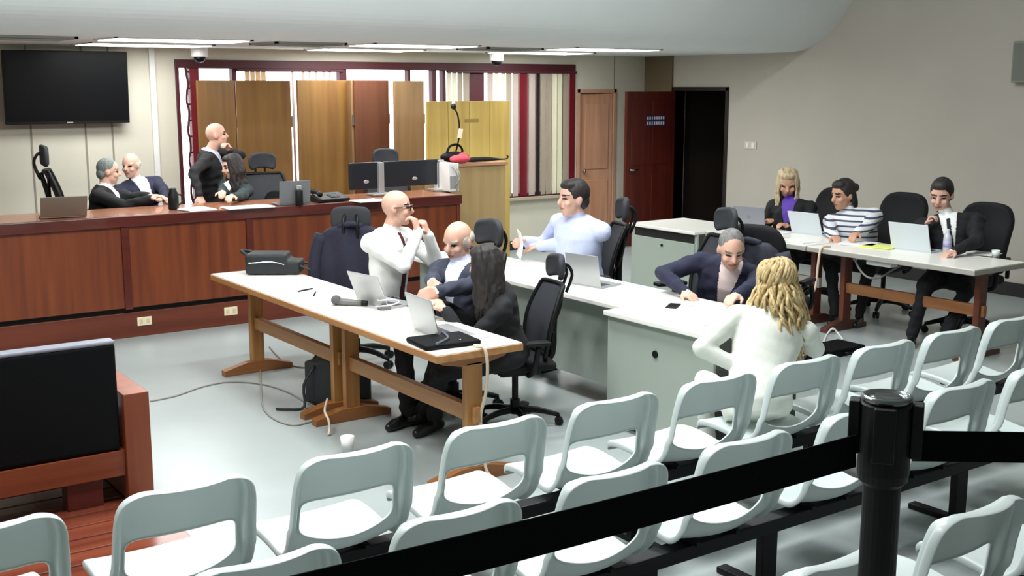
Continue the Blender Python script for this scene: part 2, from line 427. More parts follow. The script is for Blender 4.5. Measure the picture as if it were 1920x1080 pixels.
# blinds: separate slats hanging in the right part and in short groups above the folding screens
bl = thing('vertical_blind', 'pale and dark red vertical window blind strips beside the yellow panel', 'blind', (0, YB-0.06, 0))
MB().bx(wx(833), WX1-0.02, -0.03, 0.02, WZ1-0.12, WZ1-0.09).build('head_rail', M_reddk, bl, bevel=0.003)
def slat(px0, px1, m, parent, z0=WZ0+0.02, tilt=12):
    a, b = wx(px0), wx(px1); c = (a+b)/2; h = (b-a)/2
    r = Matrix.Rotation(D(tilt), 3, 'Z')
    MB().box((c, 0, (z0+WZ1-0.12)/2), (h*2*0.98/math.cos(D(tilt)), 0.004, WZ1-0.12-z0), r).build('slat', m, parent)
for a, b, m in ((833, 842, M_blindw), (842, 852, M_blindw), (852, 862, M_blindg), (862, 875, M_blindg), (908, 920, M_blindp), (922, 929, M_blindw), (934, 943, M_blindw), (943, 955, M_blindg),
                (955, 967, M_blindp), (968, 985, M_red), (986, 999, M_blindp), (1000, 1008, M_gap), (1009, 1019, M_blindg), (1019, 1030, M_blindg), (1030, 1040, M_blindw), (1040, 1050, M_blindw), (1050, 1061, M_blindg), (1062, 1075, M_red)):
    slat(a, b, m, bl)
bl2 = thing('vertical_blind', 'short row of tan vertical blind strips above the brown folding screen', 'blind', (0, YB-0.05, 0))
MB().bx(wx(440), wx(640), -0.02, 0.02, WZ1-0.12, WZ1-0.09).build('head_rail', M_reddk, bl2, bevel=0.003)
for a in range(455, 495, 10): slat(a, a+9.5, mat('blind_tan', rgb(214, 180, 136), 0.7), bl2, tilt=8)
for a in (542, 562, 574, 586, 600, 612): slat(a, a+5, M_blindp, bl2, tilt=20)

# ------------------------------------------------------------------ television
tv = thing('television', 'large black flat-screen television hung on the cream wall', 'television')
a0, a1 = onY(1, 93, YB-0.13), onY(243, 230, YB-0.13)
tv.location = ((a0.x+a1.x)/2, YB-0.13, (a0.z+a1.z)/2); tw, thh = a1.x-a0.x, a0.z-a1.z
tv.rotation_euler = (D(3), 0, 0)
MB().bx(-tw/2, tw/2, -0.03, 0.03, -thh/2, thh/2).build('casing', M_black, tv, bevel=0.006)
MB().bx(-tw/2+0.012, tw/2-0.012, -0.034, -0.03, -thh/2+0.03, thh/2-0.012).build('screen', M_scr, tv)
MB().bx(-0.03, 0.03, -0.035, -0.031, -thh/2+0.008, -thh/2+0.02).build('maker_badge', M_alum, tv)
MB().bx(-0.2, 0.2, 0.03, 0.115, -0.12, 0.12).build('wall_bracket', M_black, tv)

# ------------------------------------------------------------------ ceiling lights, vents, domes
def troffer(label, x, y, z, power, lx=1.2, ly=0.6):
    t = thing('ceiling_light', label, 'ceiling light', (x, y, z), 0, 'fluorescent ceiling panels')
    f = MB()
    for sx in (-1, 1): f.bx(sx*lx/2, sx*(lx/2-0.03), -ly/2, ly/2, -0.012, 0)
    for sy in (-1, 1): f.bx(-lx/2, lx/2, sy*ly/2, sy*(ly/2-0.03), -0.012, 0)
    f.build('frame', M_white, t)
    MB().bx(-lx/2+0.03, lx/2-0.03, -ly/2+0.03, ly/2-0.03, -0.018, -0.004).build('diffuser', M_glow, t)
    L = bpy.data.lights.new('panel_lamp', 'AREA'); L.shape = 'RECTANGLE'; L.size = lx-0.08; L.size_y = ly-0.08
    L.energy = power; L.color = (0.96, 0.995, 1.0)
    lo = bpy.data.objects.new('panel_lamp', L); C.objects.link(lo); lo.parent = t; lo.location = (0, 0, -0.03)
    return t
for i, (x, y) in enumerate(((3.45, 9.95), (3.62, 11.3), (5.85, 9.98), (8.35, 11.25), (8.15, 9.85), (6.1, 11.45))):
    troffer('bright fluorescent ceiling panel ' + ['over the left end of the wooden dais', 'close to the wall above the two seated men', 'over the middle of the dais near the monitors',
            'in front of the right-hand blinds', 'rightmost on the near row of the low ceiling', 'behind the middle panel close to the window'][i], x, y, ZL, TROFFER_LOW)
hx = [(0.8, 6.1), (3.4, 6.1), (6.2, 6.1), (0.8, 4.2), (3.4, 4.2)]
hn = ['front left', 'front middle', 'front right', 'rear left', 'rear middle']
for (x, y), n in zip(hx, hn):
    troffer('fluorescent panel in the high ceiling above the public seats, '+n, x, y, ZH, TROFFER_HIGH)
def vent(label, x, y):
    t = thing('ceiling_vent', label, 'vent', (x, y, ZL))
    f = MB()
    for sx in (-1, 1): f.bx(sx*0.36, sx*0.33, -0.3, 0.3, -0.02, 0)
    for sy in (-1, 1): f.bx(-0.36, 0.36, sy*0.3, sy*0.27, -0.02, 0)
    f.build('frame', M_vent, t)
    MB().bx(-0.33, 0.33, -0.27, 0.27, -0.006, -0.002).build('backing', mat('vent_dark', rgb(70, 72, 70), 0.8), t)
    for k in range(7): MB().box((0, -0.24+k*0.08, -0.012), (0.66, 0.05, 0.004), Matrix.Rotation(D(30), 3, 'X')).build('louvre', M_vent, t)
vent('grey ceiling vent above the television', 2.25, 10.1)
vent('grey ceiling vent between the left and middle light panels', 4.7, 10.15)
vent('grey ceiling vent near the round camera beside the right-hand panels', 7.1, 10.3)
def dome(label, px, py, Y):
    p = onY(px, py, Y)
    t = thing('dome_camera', label, 'camera', (p.x, Y, ZL))
    MB().lathe([(0.085, 0), (0.085, -0.09), (0.08, -0.1)]).build('housing', M_white, t, smooth=False)
    MB().lathe([(0.062, -0.1), (0.058, -0.125), (0.04, -0.15), (0.012, -0.16)]).build('lens_dome', M_scr, t, smooth=True)
dome('white dome camera on the ceiling over the standing man', 374, 100, 11.75)
dome('white dome camera on the ceiling in front of the red and white blinds', 931, 105, 11.6)
# ================================================================== DAIS
DY = 9.68
DZT = 1.045
XD1 = 6.16
struct(MB().bx(-0.5, 6.9, 9.90, YB-0.02, 0, 0.18).build('floor_dais', wood('dais_floor', rgb(120, 84, 60), rgb(100, 66, 46), 0.4, 'x', 2)))
dais = thing('judges_bench', 'long reddish-brown wooden judges bench with a dark counter edge', 'judges bench', (0, DY, 0))
seams = [-0.5, 0.64, 1.74, 2.84, 3.94, 5.05, XD1]
MB().bx(-0.5, XD1, 0.03, 0.20, 0, 0.215).build('plinth', M_plinth, dais, bevel=0.004)
MB().bx(-0.5, XD1, 0.05, 0.20, 0.215, 0.262).build('shadow_gap', M_gap, dais)
for a, b in zip(seams[:-1], seams[1:]):
    MB().bx(a+0.045, b-0.02, 0.0, 0.04, 0.262, 0.955).build('panel', M_dais, dais, bevel=0.004)
for a in seams[1:-1]:
    MB().bx(a-0.02, a+0.045, -0.012, 0.045, 0.25, 0.955).build('post_strip', M_daisd, dais, bevel=0.004)
MB().bx(XD1-0.02, XD1+0.02, -0.012, 0.7, 0, 0.955).build('end_panel', M_dais, dais, bevel=0.004)
MB().bx(-0.5, XD1+0.02, 0.04, 0.2, 0.262, 0.955).build('carcass', M_daisd, dais)
MB().bx(-0.5, XD1+0.03, -0.03, 0.02, 0.955, DZT).build('edge_trim', M_daisd, dais, bevel=0.006)
MB().bx(-0.5, XD1+0.03, 0.02, 0.72, 1.01, DZT-0.005).build('counter_top', wood('counter_wood', rgb(168, 112, 84), rgb(146, 92, 66), 0.25, 'x', 2, coat=0.3), dais, bevel=0.004)
for px, py, n in ((273, 603, 'left'), (435, 584, 'right')):
    p = onY(px, py, DY)
    o = thing('wall_outlet', 'cream double power outlet on the bench plinth, %s of the two' % n, 'outlet', (p.x, DY+0.022, p.z))
    MB().bx(-0.062, 0.062, 0, 0.012, -0.037, 0.037).build('plate', mat('outlet_cream', rgb(236, 222, 190), 0.5), o, bevel=0.004)
    for k in (-0.03, 0.03): MB().bx(k-0.014, k+0.014, -0.003, 0, -0.02, 0.02).build('socket', mat('socket_cream', rgb(214, 196, 164), 0.5), o, bevel=0.002)

# ------------------------------------------------------------------ folding screens and panels behind the dais
def leaf_screen(label, pts, mats, z1, z0=0.18):
    t = thing('folding_screen', label, 'folding screen', (0, 0, 0))
    for k, ((x0, y0), (x1, y1)) in enumerate(zip(pts[:-1], pts[1:])):
        a = Vector((x0, y0, 0)); b = Vector((x1, y1, 0)); d = b-a; r = Matrix.Rotation(math.atan2(d.y, d.x), 3, 'Z')
        MB().box(((x0+x1)/2, (y0+y1)/2, (z0+z1)/2+0.02), (d.length-0.02, 0.03, z1-z0-0.04), r).build('leaf', mats[k], t, bevel=0.004)
        MB().cyl((x1, y1, z0+0.3), (x1, y1, z0+0.42), 0.012).cyl((x1, y1, z1-0.5), (x1, y1, z1-0.38), 0.012).build('hinge', M_chrome, t)
    return t
def sx(px, Y): return onY(px, 200, Y).x
leaf_screen('brown wooden folding screen behind the standing man', [(sx(369, 11.75), 11.75), (sx(441, 11.9), 11.9), (sx(547, 11.72), 11.72)], [M_screenA, M_screenA], 2.17)
leaf_screen('brown wooden folding screen with dark and tan leaves above the monitors', [(sx(556, 11.72), 11.72), (sx(652, 11.86), 11.86), (sx(662, 11.74), 11.74), (sx(729, 11.86), 11.86)], [M_screenA, M_screenC, M_screenB], 2.175)
leaf_screen('narrow tan screen leaf left of the yellow panel', [(sx(737, 11.78), 11.78), (sx(795, 11.84), 11.84)], [M_screenC], 2.17)
yp = thing('yellow_panel', 'tall yellow pine board standing behind the beige lectern', 'panel', (0, 11.3, 0))
YX0, YX1 = sx(798, 11.3), sx(955, 11.3)
n = 4
for k in range(n):
    a = YX0+(YX1-YX0)*k/n; b = YX0+(YX1-YX0)*(k+1)/n
    MB().bx(a+0.003, b-0.003, -0.015, 0.015, 0.0, 1.94).build('board', M_yellow, yp, bevel=0.003)
MB().bx(YX0+0.02, YX1-0.02, 0.015, 0.04, 0.4, 0.48).bx(YX0+0.02, YX1-0.02, 0.015, 0.04, 1.5, 1.58).build('batten', M_yellow, yp)
MB().bx(YX0+0.1, YX0+0.16, 0.015, 0.5, 0, 0.05).bx(YX1-0.16, YX1-0.1, 0.015, 0.5, 0, 0.05).build('foot', M_yellow, yp)
p = onY(885, 226, 11.28); MB().bx(p.x-0.1, p.x+0.1, -0.018, -0.015, p.z-0.02, p.z+0.02).build('label_strip', mat('faded_mark', rgb(150, 122, 60), 0.6), yp)

# ------------------------------------------------------------------ beige lectern to the right of the dais
LX0, LX1 = onY(842, 306, 10.2).x, onY(946, 300, 10.2).x
le = thing('lectern', 'tall beige wooden lectern at the right end of the judges bench', 'lectern', (0, 10.2, 0))
MB().bx(LX0, LX1, -0.02, 0.02, 0, 1.28).build('front_panel', M_beigew, le, bevel=0.004)
MB().bx(LX0, LX0+0.03, 0.02, 0.5, 0, 1.28).bx(LX1-0.03, LX1, 0.02, 0.5, 0, 1.28).build('side_panel', M_beigew, le, bevel=0.004)
MB().bx(LX0-0.02, LX1+0.02, -0.04, 0.54, 1.28, 1.315).build('top', wood('lectern_top', rgb(196, 152, 120), rgb(176, 128, 98), 0.35, 'x', 2), le, bevel=0.005)
MB().bx(LX0+0.03, LX1-0.03, 0.02, 0.5, 0.6, 0.625).build('shelf', M_beigew, le)
gm = thing('gooseneck_microphone', 'thin black gooseneck microphone standing on the beige lectern', 'microphone', (LX0+0.12, 10.45, 1.315))
pts = [onY(x, y, 10.35)-Vector((LX0+0.12, 10.45, 1.315)) for x, y in ((861, 300), (860, 262), (861, 235), (858, 215), (852, 203))]
pts[0] = Vector((pts[1].x, 0, 0.02))
MB().lathe([(0.06, 0), (0.06, 0.015), (0.02, 0.025)], (pts[1].x, 0, 0)).build('base', M_black, gm)
MB().tube(pts, 0.009, 8).build('gooseneck', M_black, gm, smooth=True)
MB().ell(pts[-1]+Vector((-0.01, 0, 0.02)), (0.03, 0.03, 0.035)).build('foam_head', M_black, gm, smooth=True)
MB().cyl(pts[-1]+Vector((-0.01, 0, 0.05)), pts[-1]+Vector((-0.012, 0, 0.075)), 0.02, 0.012).build('tip', M_white, gm)
MB().box(onY(863, 250, 10.33)-Vector((LX0+0.12, 10.45, 1.315)), (0.04, 0.02, 0.1), Matrix.Rotation(D(12), 3, 'Y')).build('tag', mat('pale_pink_tag', rgb(240, 206, 186), 0.6), gm)
bp_ = onY(838, 300, 10.3)
bg = thing('handbag', 'black handbag lying on the near corner of the beige lectern', 'bag', (LX0+0.15, 10.33, 1.315))
MB().ell((0, 0, 0.06), (0.17, 0.1, 0.06)).build('body', M_leather, bg, smooth=True)
MB().tube([(-0.1, 0, 0.09), (-0.06, 0, 0.17), (0.03, 0, 0.19), (0.09, 0, 0.15), (0.1, 0, 0.09)], 0.013, 8).build('handle', M_leather, bg, smooth=True)
rc = onY(856, 297, 10.22)
tag(MB().ell((0, 0, 0.035), (0.12, 0.08, 0.045)).ell((0.05, 0.02, 0.05), (0.06, 0.05, 0.05)).build('red_cloth', mat('red_cloth', rgb(206, 70, 84), 0.8), loc=(rc.x+0.03, 10.2, 1.325), smooth=True), 'crumpled red cloth on the beige lectern in front of the handbag', 'cloth')
um = thing('folded_umbrella', 'folded black umbrella lying along the top of the beige lectern', 'umbrella', (LX1-0.34, 10.22, 1.315))
MB().tube([(-0.18, 0, 0.025), (-0.05, 0, 0.03), (0.12, 0, 0.03), (0.3, 0, 0.022)], [0.012, 0.028, 0.026, 0.008], 10).build('canopy', M_fab, um, smooth=True)
MB().tube([(0.3, 0, 0.022), (0.38, 0, 0.025), (0.40, 0, 0.045), (0.385, 0, 0.06)], 0.008, 8).build('handle', M_black, um, smooth=True)

# ------------------------------------------------------------------ trestle tables
def trestle(label, loc, L, W, m_top, m_edge, m_leg, m_foot, Z=0.75, post=0.2, near=None):
    # long side runs along Y, from 0 to L; width along X, from 0 to W
    t = thing('trestle_table', label, 'table', loc)
    MB().bx(0.006, W-0.006, 0.006, L-0.006, Z-0.012, Z).build('tabletop', m_top, t, bevel=0.002)
    e = MB().bx(0, W, 0, L, Z-0.045, Z-0.006); e.build('edge_board', m_edge, t, bevel=0.004)
    near = post if near is None else near
    for y in (near, L-post):
        MB().bx(W/2-0.05, W/2+0.05, y-0.025, y+0.025, 0.07, Z-0.085).build('post', m_leg, t, bevel=0.004)
        MB().prism([(W/2-0.27, 0), (W/2+0.27, 0), (W/2+0.27, 0.04), (W/2+0.09, 0.085), (W/2-0.09, 0.085), (W/2-0.27, 0.04)], 'y', y-0.035, y+0.035).build('foot', m_foot, t, bevel=0.004)
        MB().prism([(W/2-0.22, Z-0.045), (W/2+0.22, Z-0.045), (W/2+0.2, Z-0.075), (W/2+0.08, Z-0.1), (W/2-0.08, Z-0.1), (W/2-0.2, Z-0.075)], 'y', y-0.025, y+0.025).build('bearer', m_foot, t, bevel=0.003)
    MB().bx(W/2-0.022, W/2+0.022, near-0.05, L-post+0.05, 0.33, 0.42).build('stretcher', m_edge, t, bevel=0.004)
    return t
TA = trestle('white-topped oak trestle table carrying the black backpack', (3.0, 6.53, 0), 1.60, 0.56, M_lam, M_oakx, M_oak, M_oakf, post=0.15, near=0.09)
TB = trestle('white-topped oak trestle table carrying two open laptops, nearest to the public seats', (3.0, 4.93, 0), 1.60, 0.55, M_lam, M_oakx, M_oak, M_oakf, post=0.09, near=0.09)
TC = trestle('grey-topped trestle table in front of the man in the black suit', (7.76, 4.97, 0), 1.62, 0.70, M_lam, M_greyedge, M_walnut, wood('walnut_foot', rgb(96, 56, 44), rgb(76, 42, 34), 0.4, 'x', 3), post=0.16)
for ch in TC.children:
    if ch.name.startswith('stretcher'): ch.data.materials[0] = wood('stretcher_brown', rgb(160, 108, 66), rgb(136, 86, 50), 0.4, 'y', 3)
TD = trestle('grey-topped trestle table in front of the two women by the wall', (7.76, 6.60, 0), 1.22, 0.70, M_lam, M_greyedge, M_walnut, MATS['walnut_foot'], post=0.16)

# ------------------------------------------------------------------ grey steel desks
def steel_desk(label, loc, L, W, Z=0.75, hole=True, low=False, drawer=False):
    # front (modesty panel) faces -X ; long side along Y
    t = thing('steel_desk', label, 'desk', loc)
    MB().bx(-0.02, W, 0, L, Z-0.03, Z).build('desktop', M_lam, t, bevel=0.005)
    if low:
        MB().bx(0.12, 0.14, 0.03, L-0.03, 0.16, Z-0.03).build('modesty_panel', M_steel, t, bevel=0.003)
        for y in (0.05, L-0.05):
            MB().bx(0.14, W-0.06, y-0.02, y+0.02, 0.06, Z-0.03).build('side_panel', M_steel, t, bevel=0.003)
            MB().bx(0.02, W-0.03, y-0.025, y+0.025, 0.0, 0.06).build('foot', M_steel, t, bevel=0.006)
            MB().bx(0.0, 0.03, y-0.028, y+0.028, 0.0, 0.065).build('foot_cap', M_black, t, bevel=0.004)
    else:
        z0 = 0.07
        MB().bx(0.02, 0.04, 0.0, L, z0, Z-0.03).build('modesty_panel', M_steel, t, bevel=0.003)
        MB().bx(0.04, W-0.04, L-0.03, L, 0.0, Z-0.03).build('side_panel', M_steel, t, bevel=0.003)
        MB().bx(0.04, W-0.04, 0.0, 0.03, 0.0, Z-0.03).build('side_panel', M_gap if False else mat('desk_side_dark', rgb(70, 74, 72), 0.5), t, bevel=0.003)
        if hole: MB().cyl((0.022, L*0.52, 0.55), (0.012, L*0.52, 0.55), 0.022).build('grommet', M_black, t)
        if drawer:
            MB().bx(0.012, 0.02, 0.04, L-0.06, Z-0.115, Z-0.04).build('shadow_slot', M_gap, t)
            MB().bx(0.005, 0.02, 0.03, L-0.05, 0.1, Z-0.12).build('drawer_front', M_steel, t, bevel=0.004)
            MB().cyl((0.005, L*0.5, 0.57), (-0.006, L*0.5, 0.57), 0.013).build('lock', M_black, t)
    return t
DA = steel_desk('long pale grey steel desk with a set-back panel behind the mesh chair', (4.66, 5.39, 0), 2.75, 0.62, low=True)
DB = steel_desk('pale grey steel desk with a round cable hole, nearest to the front row of seats', (4.50, 4.46, 0), 0.92, 0.76)
DC = steel_desk('small pale grey steel desk with a dark slot under its top, near the doorway', (7.66, 7.84, 0), 0.95, 0.74, drawer=True, hole=False)
# ================================================================== PUBLIC SEATS
def seat_mesh():
    # shell: rows run from the top of the back down, round under the rear and out to the front lip
    prof = [(-0.085, 0.800, 0.135), (-0.084, 0.796, 0.180), (-0.078, 0.778, 0.218), (-0.068, 0.742, 0.238), (-0.052, 0.680, 0.244), (-0.036, 0.612, 0.246),
            (-0.029, 0.565, 0.248), (-0.022, 0.505, 0.250), (-0.017, 0.430, 0.252), (-0.012, 0.402, 0.250), (0.012, 0.374, 0.246), (0.070, 0.362, 0.238), (0.16, 0.372, 0.236), (0.27, 0.392, 0.238), (0.36, 0.398, 0.238), (0.415, 0.390, 0.232), (0.44, 0.366, 0.215)]
    us = [-1, -0.94, -0.885, -0.865, -0.80, -0.42, 0, 0.42, 0.80, 0.865, 0.885, 0.94, 1]
    bm = bmesh.new(); rows = []
    for j, (y, z, w) in enumerate(prof):
        back = j < 9
        row = []
        for u in us:
            x = u*w
            a = u*u
            yy = y + (0.035*a if back else 0.0)
            zz = z + (0.0 if back else 0.028*a*max(0.0, 1-abs(j-12)/5.0))
            if not back and 9 <= j <= 11: yy += 0.02*a
            if j == 8: zz += 0.075*a
            if j == 9: zz += 0.045*a
            if j == 10: zz += 0.018*a
            if j == 7: zz += 0.02*a
            rim = 1.0 if abs(u) > 0.87 else 0.0
            if j <= 1: rim = 1.0
            if j == 2: rim = max(rim, 0.0)
            if j >= 8: rim *= max(0.0, 1-(j-7)*0.4)
            yy -= 0.042*rim
            row.append(bm.verts.new((x, yy, zz)))
        rows.append(row)
    n = len(us)
    for j in range(len(prof)-1):
        for i in range(n-1):
            if 5 <= j <= 7 and 4 <= i <= n-6: continue                     # opening in the back
            bm.faces.new((rows[j][i], rows[j][i+1], rows[j+1][i+1], rows[j+1][i]))
    bm.normal_update()
    # flange: boundary edges are drawn out to the rear / underside
    be = [e for e in bm.edges if len(e.link_faces) == 1]
    r = bmesh.ops.extrude_edge_only(bm, edges=be)
    nv = [g for g in r['geom'] if isinstance(g, bmesh.types.BMVert)]
    for v in nv:
        hole = abs(v.co.x) < 0.208 and 0.40 < v.co.z < 0.64
        if v.co.z > 0.43 or hole:
            k = 0.012 if hole else 0.040
            v.co.y -= k; v.co.z -= 0.006 if not hole else 0.0
        else:
            v.co.z -= 0.030; v.co.y -= 0.004
    bmesh.ops.recalc_face_normals(bm, faces=bm.faces)
    me = bpy.data.meshes.new('seat_shell_src'); bm.to_mesh(me); bm.free()
    o = bpy.data.objects.new('seat_shell_src', me); C.objects.link(o)
    q = o.modifiers.new('s', 'SOLIDIFY'); q.thickness = 0.009; q.offset = 0
    q = o.modifiers.new('b', 'SUBSURF'); q.levels = 2; q.render_levels = 2
    dg = bpy.context.evaluated_depsgraph_get()
    res = bpy.data.meshes.new_from_object(o.evaluated_get(dg)); res.name = 'seat_shell'
    bpy.data.objects.remove(o)
    for p in res.polygons: p.use_smooth = True
    res.materials.clear(); res.materials.append(M_seat)
    return res
SEATM = seat_mesh()
BRK = MB().prism([(0.04, 0.335), (0.28, 0.335), (0.28, 0.356), (0.20, 0.366), (0.08, 0.362), (0.04, 0.350)], 'x', -0.01, 0.01).mesh('seat_bracket')
BRK.materials.append(M_black)
def place_seat(x, y, label, group):
    t = thing('public_seat', label, 'chair', (x, y, 0), 0, group)
    s = bpy.data.objects.new('shell', SEATM); C.objects.link(s); s.parent = t
    for dx in (-0.11, 0.11):
        b = bpy.data.objects.new('bracket', BRK); C.objects.link(b); b.parent = t; b.location = (dx, 0, 0)
ordn = ['first', 'second', 'third', 'fourth', 'fifth', 'sixth', 'seventh', 'eighth', 'ninth', 'tenth', 'eleventh']
Y1, Y2, Y3 = 3.755, 3.03, 2.09
row1 = [0.60, 1.235, 1.875, 2.505, 3.125, 3.745, 4.355, 4.955, 5.555, 6.14]
row2 = [1.20, 1.86, 2.51, 3.17, 3.85, 4.55, 5.19]
row3 = [2.55, 3.24, 3.9]
for i, x in enumerate(row1): place_seat(x, Y1, 'grey-white plastic seat in the front row, %s from the left' % ordn[i], 'front row of plastic seats')
for i, x in enumerate(row2): place_seat(x, Y2, 'grey-white plastic seat in the middle row behind the belt, %s from the left' % ordn[i], 'middle row of plastic seats')
for i, x in enumerate(row3): place_seat(x, Y3, 'grey-white plastic seat in the rear row by the belt post, %s from the left' % ordn[i], 'rear row of plastic seats')
def seat_beam(label, y, x0, x1, legs):
    t = thing('seat_beam', label, 'seat beam', (0, y, 0))
    MB().bx(x0, x1, 0.06, 0.14, 0.275, 0.335).build('beam', M_black, t, bevel=0.006)
    for x in legs:
        MB().bx(x-0.045, x+0.045, 0.08, 0.12, 0.03, 0.275).build('leg', M_black, t, bevel=0.004)
        MB().bx(x-0.03, x+0.03, -0.16, 0.36, 0, 0.03).build('foot', M_black, t, bevel=0.006)
seat_beam('black steel beam with legs carrying the front row of seats', Y1, 0.3, 6.5, (0.92, 2.19, 3.43, 4.65, 5.85))
seat_beam('black steel beam with legs carrying the middle row of seats', Y2, 0.9, 5.32, (1.53, 2.84, 3.52, 4.88))
seat_beam('black steel beam with legs carrying the rear row of seats', Y3, 2.2, 4.2, (2.82, 3.98))

# ------------------------------------------------------------------ raised walkway and belt barrier
struct(MB().bx(-2.6, 5.5, -3.2, 1.72, 0, 0.45).build('floor_walkway', M_floor))
def stanchion(name, label, x, y):
    t = thing(name, label, 'barrier post', (x, y, 0.45))
    MB().lathe([(0.17, 0), (0.17, 0.015), (0.15, 0.03), (0.06, 0.045)], n=28).build('base', M_black, t)
    MB().lathe([(0.041, 0.03), (0.041, 0.80)], n=24).build('pole', M_black, t, smooth=False)
    MB().lathe([(0.041, 0.80), (0.053, 0.812), (0.056, 0.83), (0.056, 0.985), (0.050, 0.99), (0.046, 0.992)], n=28).build('belt_head', M_black, t)
    MB().lathe([(0.052, 0.99), (0.056, 0.996), (0.054, 1.004), (0.046, 1.006), (0.044, 1.0)], n=28).build('cap_ring', mat('smoky_chrome', rgb(130, 138, 136), 0.18, metal=0.9), t, smooth=True)
    MB().lathe([(0.044, 0.998), (0.03, 1.002), (0.005, 1.003)], n=28).build('cap', mat('cap_gloss', rgb(60, 64, 64), 0.12), t)
    for k in range(4):
        a = D(35+90*k); d = Vector((math.cos(a), math.sin(a), 0)); r = Matrix.Rotation(a, 3, 'Z')
        MB().box(d*0.066+Vector((0, 0, 0.93)), (0.024, 0.045, 0.12), r).build('belt_slot', M_black, t, bevel=0.003)
    return t
PS = (2.07, 1.515)
stanchion('belt_post', 'black belt barrier post standing between the seat rows', *PS)
stanchion('belt_post', 'black belt barrier post at the far left end of the belt', 0.15, 1.58)
stanchion('belt_post', 'black belt barrier post at the right end of the belt', 4.3, -0.2)
M_belt = mat('black_belt_webbing', rgb(6, 7, 10), 0.85, spec=0.1, bump=0.2, scale=200)
def belt(label, a, b, z, h, sag=0.0):
    m = MB(); A = Vector(a); B = Vector(b); n = 12
    d = (B-A).normalized(); nn = Vector((-d.y, d.x, 0))*0.0015
    for k in range(n):
        p = A.lerp(B, k/n); q = A.lerp(B, (k+1)/n)
        zp = z-sag*4*(k/n)*(1-k/n); zq = z-sag*4*((k+1)/n)*(1-(k+1)/n)
        m.add([(p.x-nn.x, p.y-nn.y, zp-h/2), (q.x-nn.x, q.y-nn.y, zq-h/2), (q.x-nn.x, q.y-nn.y, zq+h/2), (p.x-nn.x, p.y-nn.y, zp+h/2),
               (p.x+nn.x, p.y+nn.y, zp-h/2), (q.x+nn.x, q.y+nn.y, zq-h/2), (q.x+nn.x, q.y+nn.y, zq+h/2), (p.x+nn.x, p.y+nn.y, zp+h/2)],
              [(0, 1, 2, 3), (7, 6, 5, 4), (3, 2, 6, 7), (0, 4, 5, 1)])
    return tag(m.build('barrier_belt', M_belt), label, 'belt')
belt('long black barrier belt running left from the post across the picture', (PS[0]-0.07, PS[1]+0.02), (0.21, 1.60), 1.335, 0.074, 0.01)
belt('black barrier belt running right from the post', (PS[0]+0.06, PS[1]-0.03), (4.25, -0.16), 1.335, 0.070)

# ------------------------------------------------------------------ wooden bench and deck at the left
dk = struct(thing('floor_deck', None, None, (0, 0, 0)))
for k in range(16):
    y0 = 4.25+k*0.15
    MB().bx(-0.6, 1.66, y0+0.006, y0+0.144, 0.0, 0.10).build('plank', M_deck, dk, bevel=0.005)
BYL = 5.5
bn = thing('padded_bench', 'low wooden bench with a black padded back seen from behind', 'bench', (0, BYL, 0.10))
zb = -0.10
MB().bx(-0.6, 1.545, 0.0, 0.09, 0.37+zb, 0.90+zb).build('back_cushion', M_leather, bn, bevel=0.018, seg=3)
MB().bx(-0.6, 1.545, 0.0, 0.085, 0.895+zb, 0.915+zb).build('top_piping', mat('grey_vinyl', rgb(132, 134, 146), 0.4), bn, bevel=0.008)
MB().bx(-0.6, 1.56, 0.0, 0.05, 0.235+zb, 0.365+zb).build('back_rail', M_bench, bn, bevel=0.004)
MB().bx(-0.6, 1.55, 0.09, 0.62, 0.26+zb, 0.42+zb).build('seat_cushion', M_leather, bn, bevel=0.02, seg=3)
MB().bx(1.56, 1.685, -0.02, 0.70, 0.005, 0.645+zb).build('arm_panel', wood('bench_arm_wood', rgb(140, 70, 40), rgb(120, 54, 30), 0.35, 'z', 2.5), bn, bevel=0.004)
for a_, b_ in ((1.28, 1.45), (-0.4, -0.3)): MB().bx(a_, b_, 0.02, 0.12, 0.0, 0.14).build('leg', M_doorred, bn, bevel=0.004)

# ================================================================== OFFICE CHAIRS
def star_base(t, h=0.30):
    for k in range(5):
        a = D(18+72*k); d = Vector((math.cos(a), math.sin(a), 0))
        arm = MB().tube([d*0.03+Vector((0, 0, 0.12)), d*0.16+Vector((0, 0, 0.115)), d*0.31+Vector((0, 0, 0.075))], [0.028, 0.024, 0.016], 8)
        ao = arm.build('base_arm', M_black, t, smooth=True)
        s = Vector((-d.y, d.x, 0))
        MB().cyl(d*0.31+s*0.006+Vector((0, 0, 0.03)), d*0.31+s*0.026+Vector((0, 0, 0.03)), 0.03).cyl(d*0.31-s*0.006+Vector((0, 0, 0.03)), d*0.31-s*0.026+Vector((0, 0, 0.03)), 0.03).cyl(d*0.31+Vector((0, 0, 0.03)), d*0.31+Vector((0, 0, 0.075)), 0.008).build('caster', M_black, ao)
    MB().lathe([(0.035, 0.09), (0.035, 0.2), (0.022, 0.2), (0.022, 0.42)], n=14).build('gas_column', M_black, t)
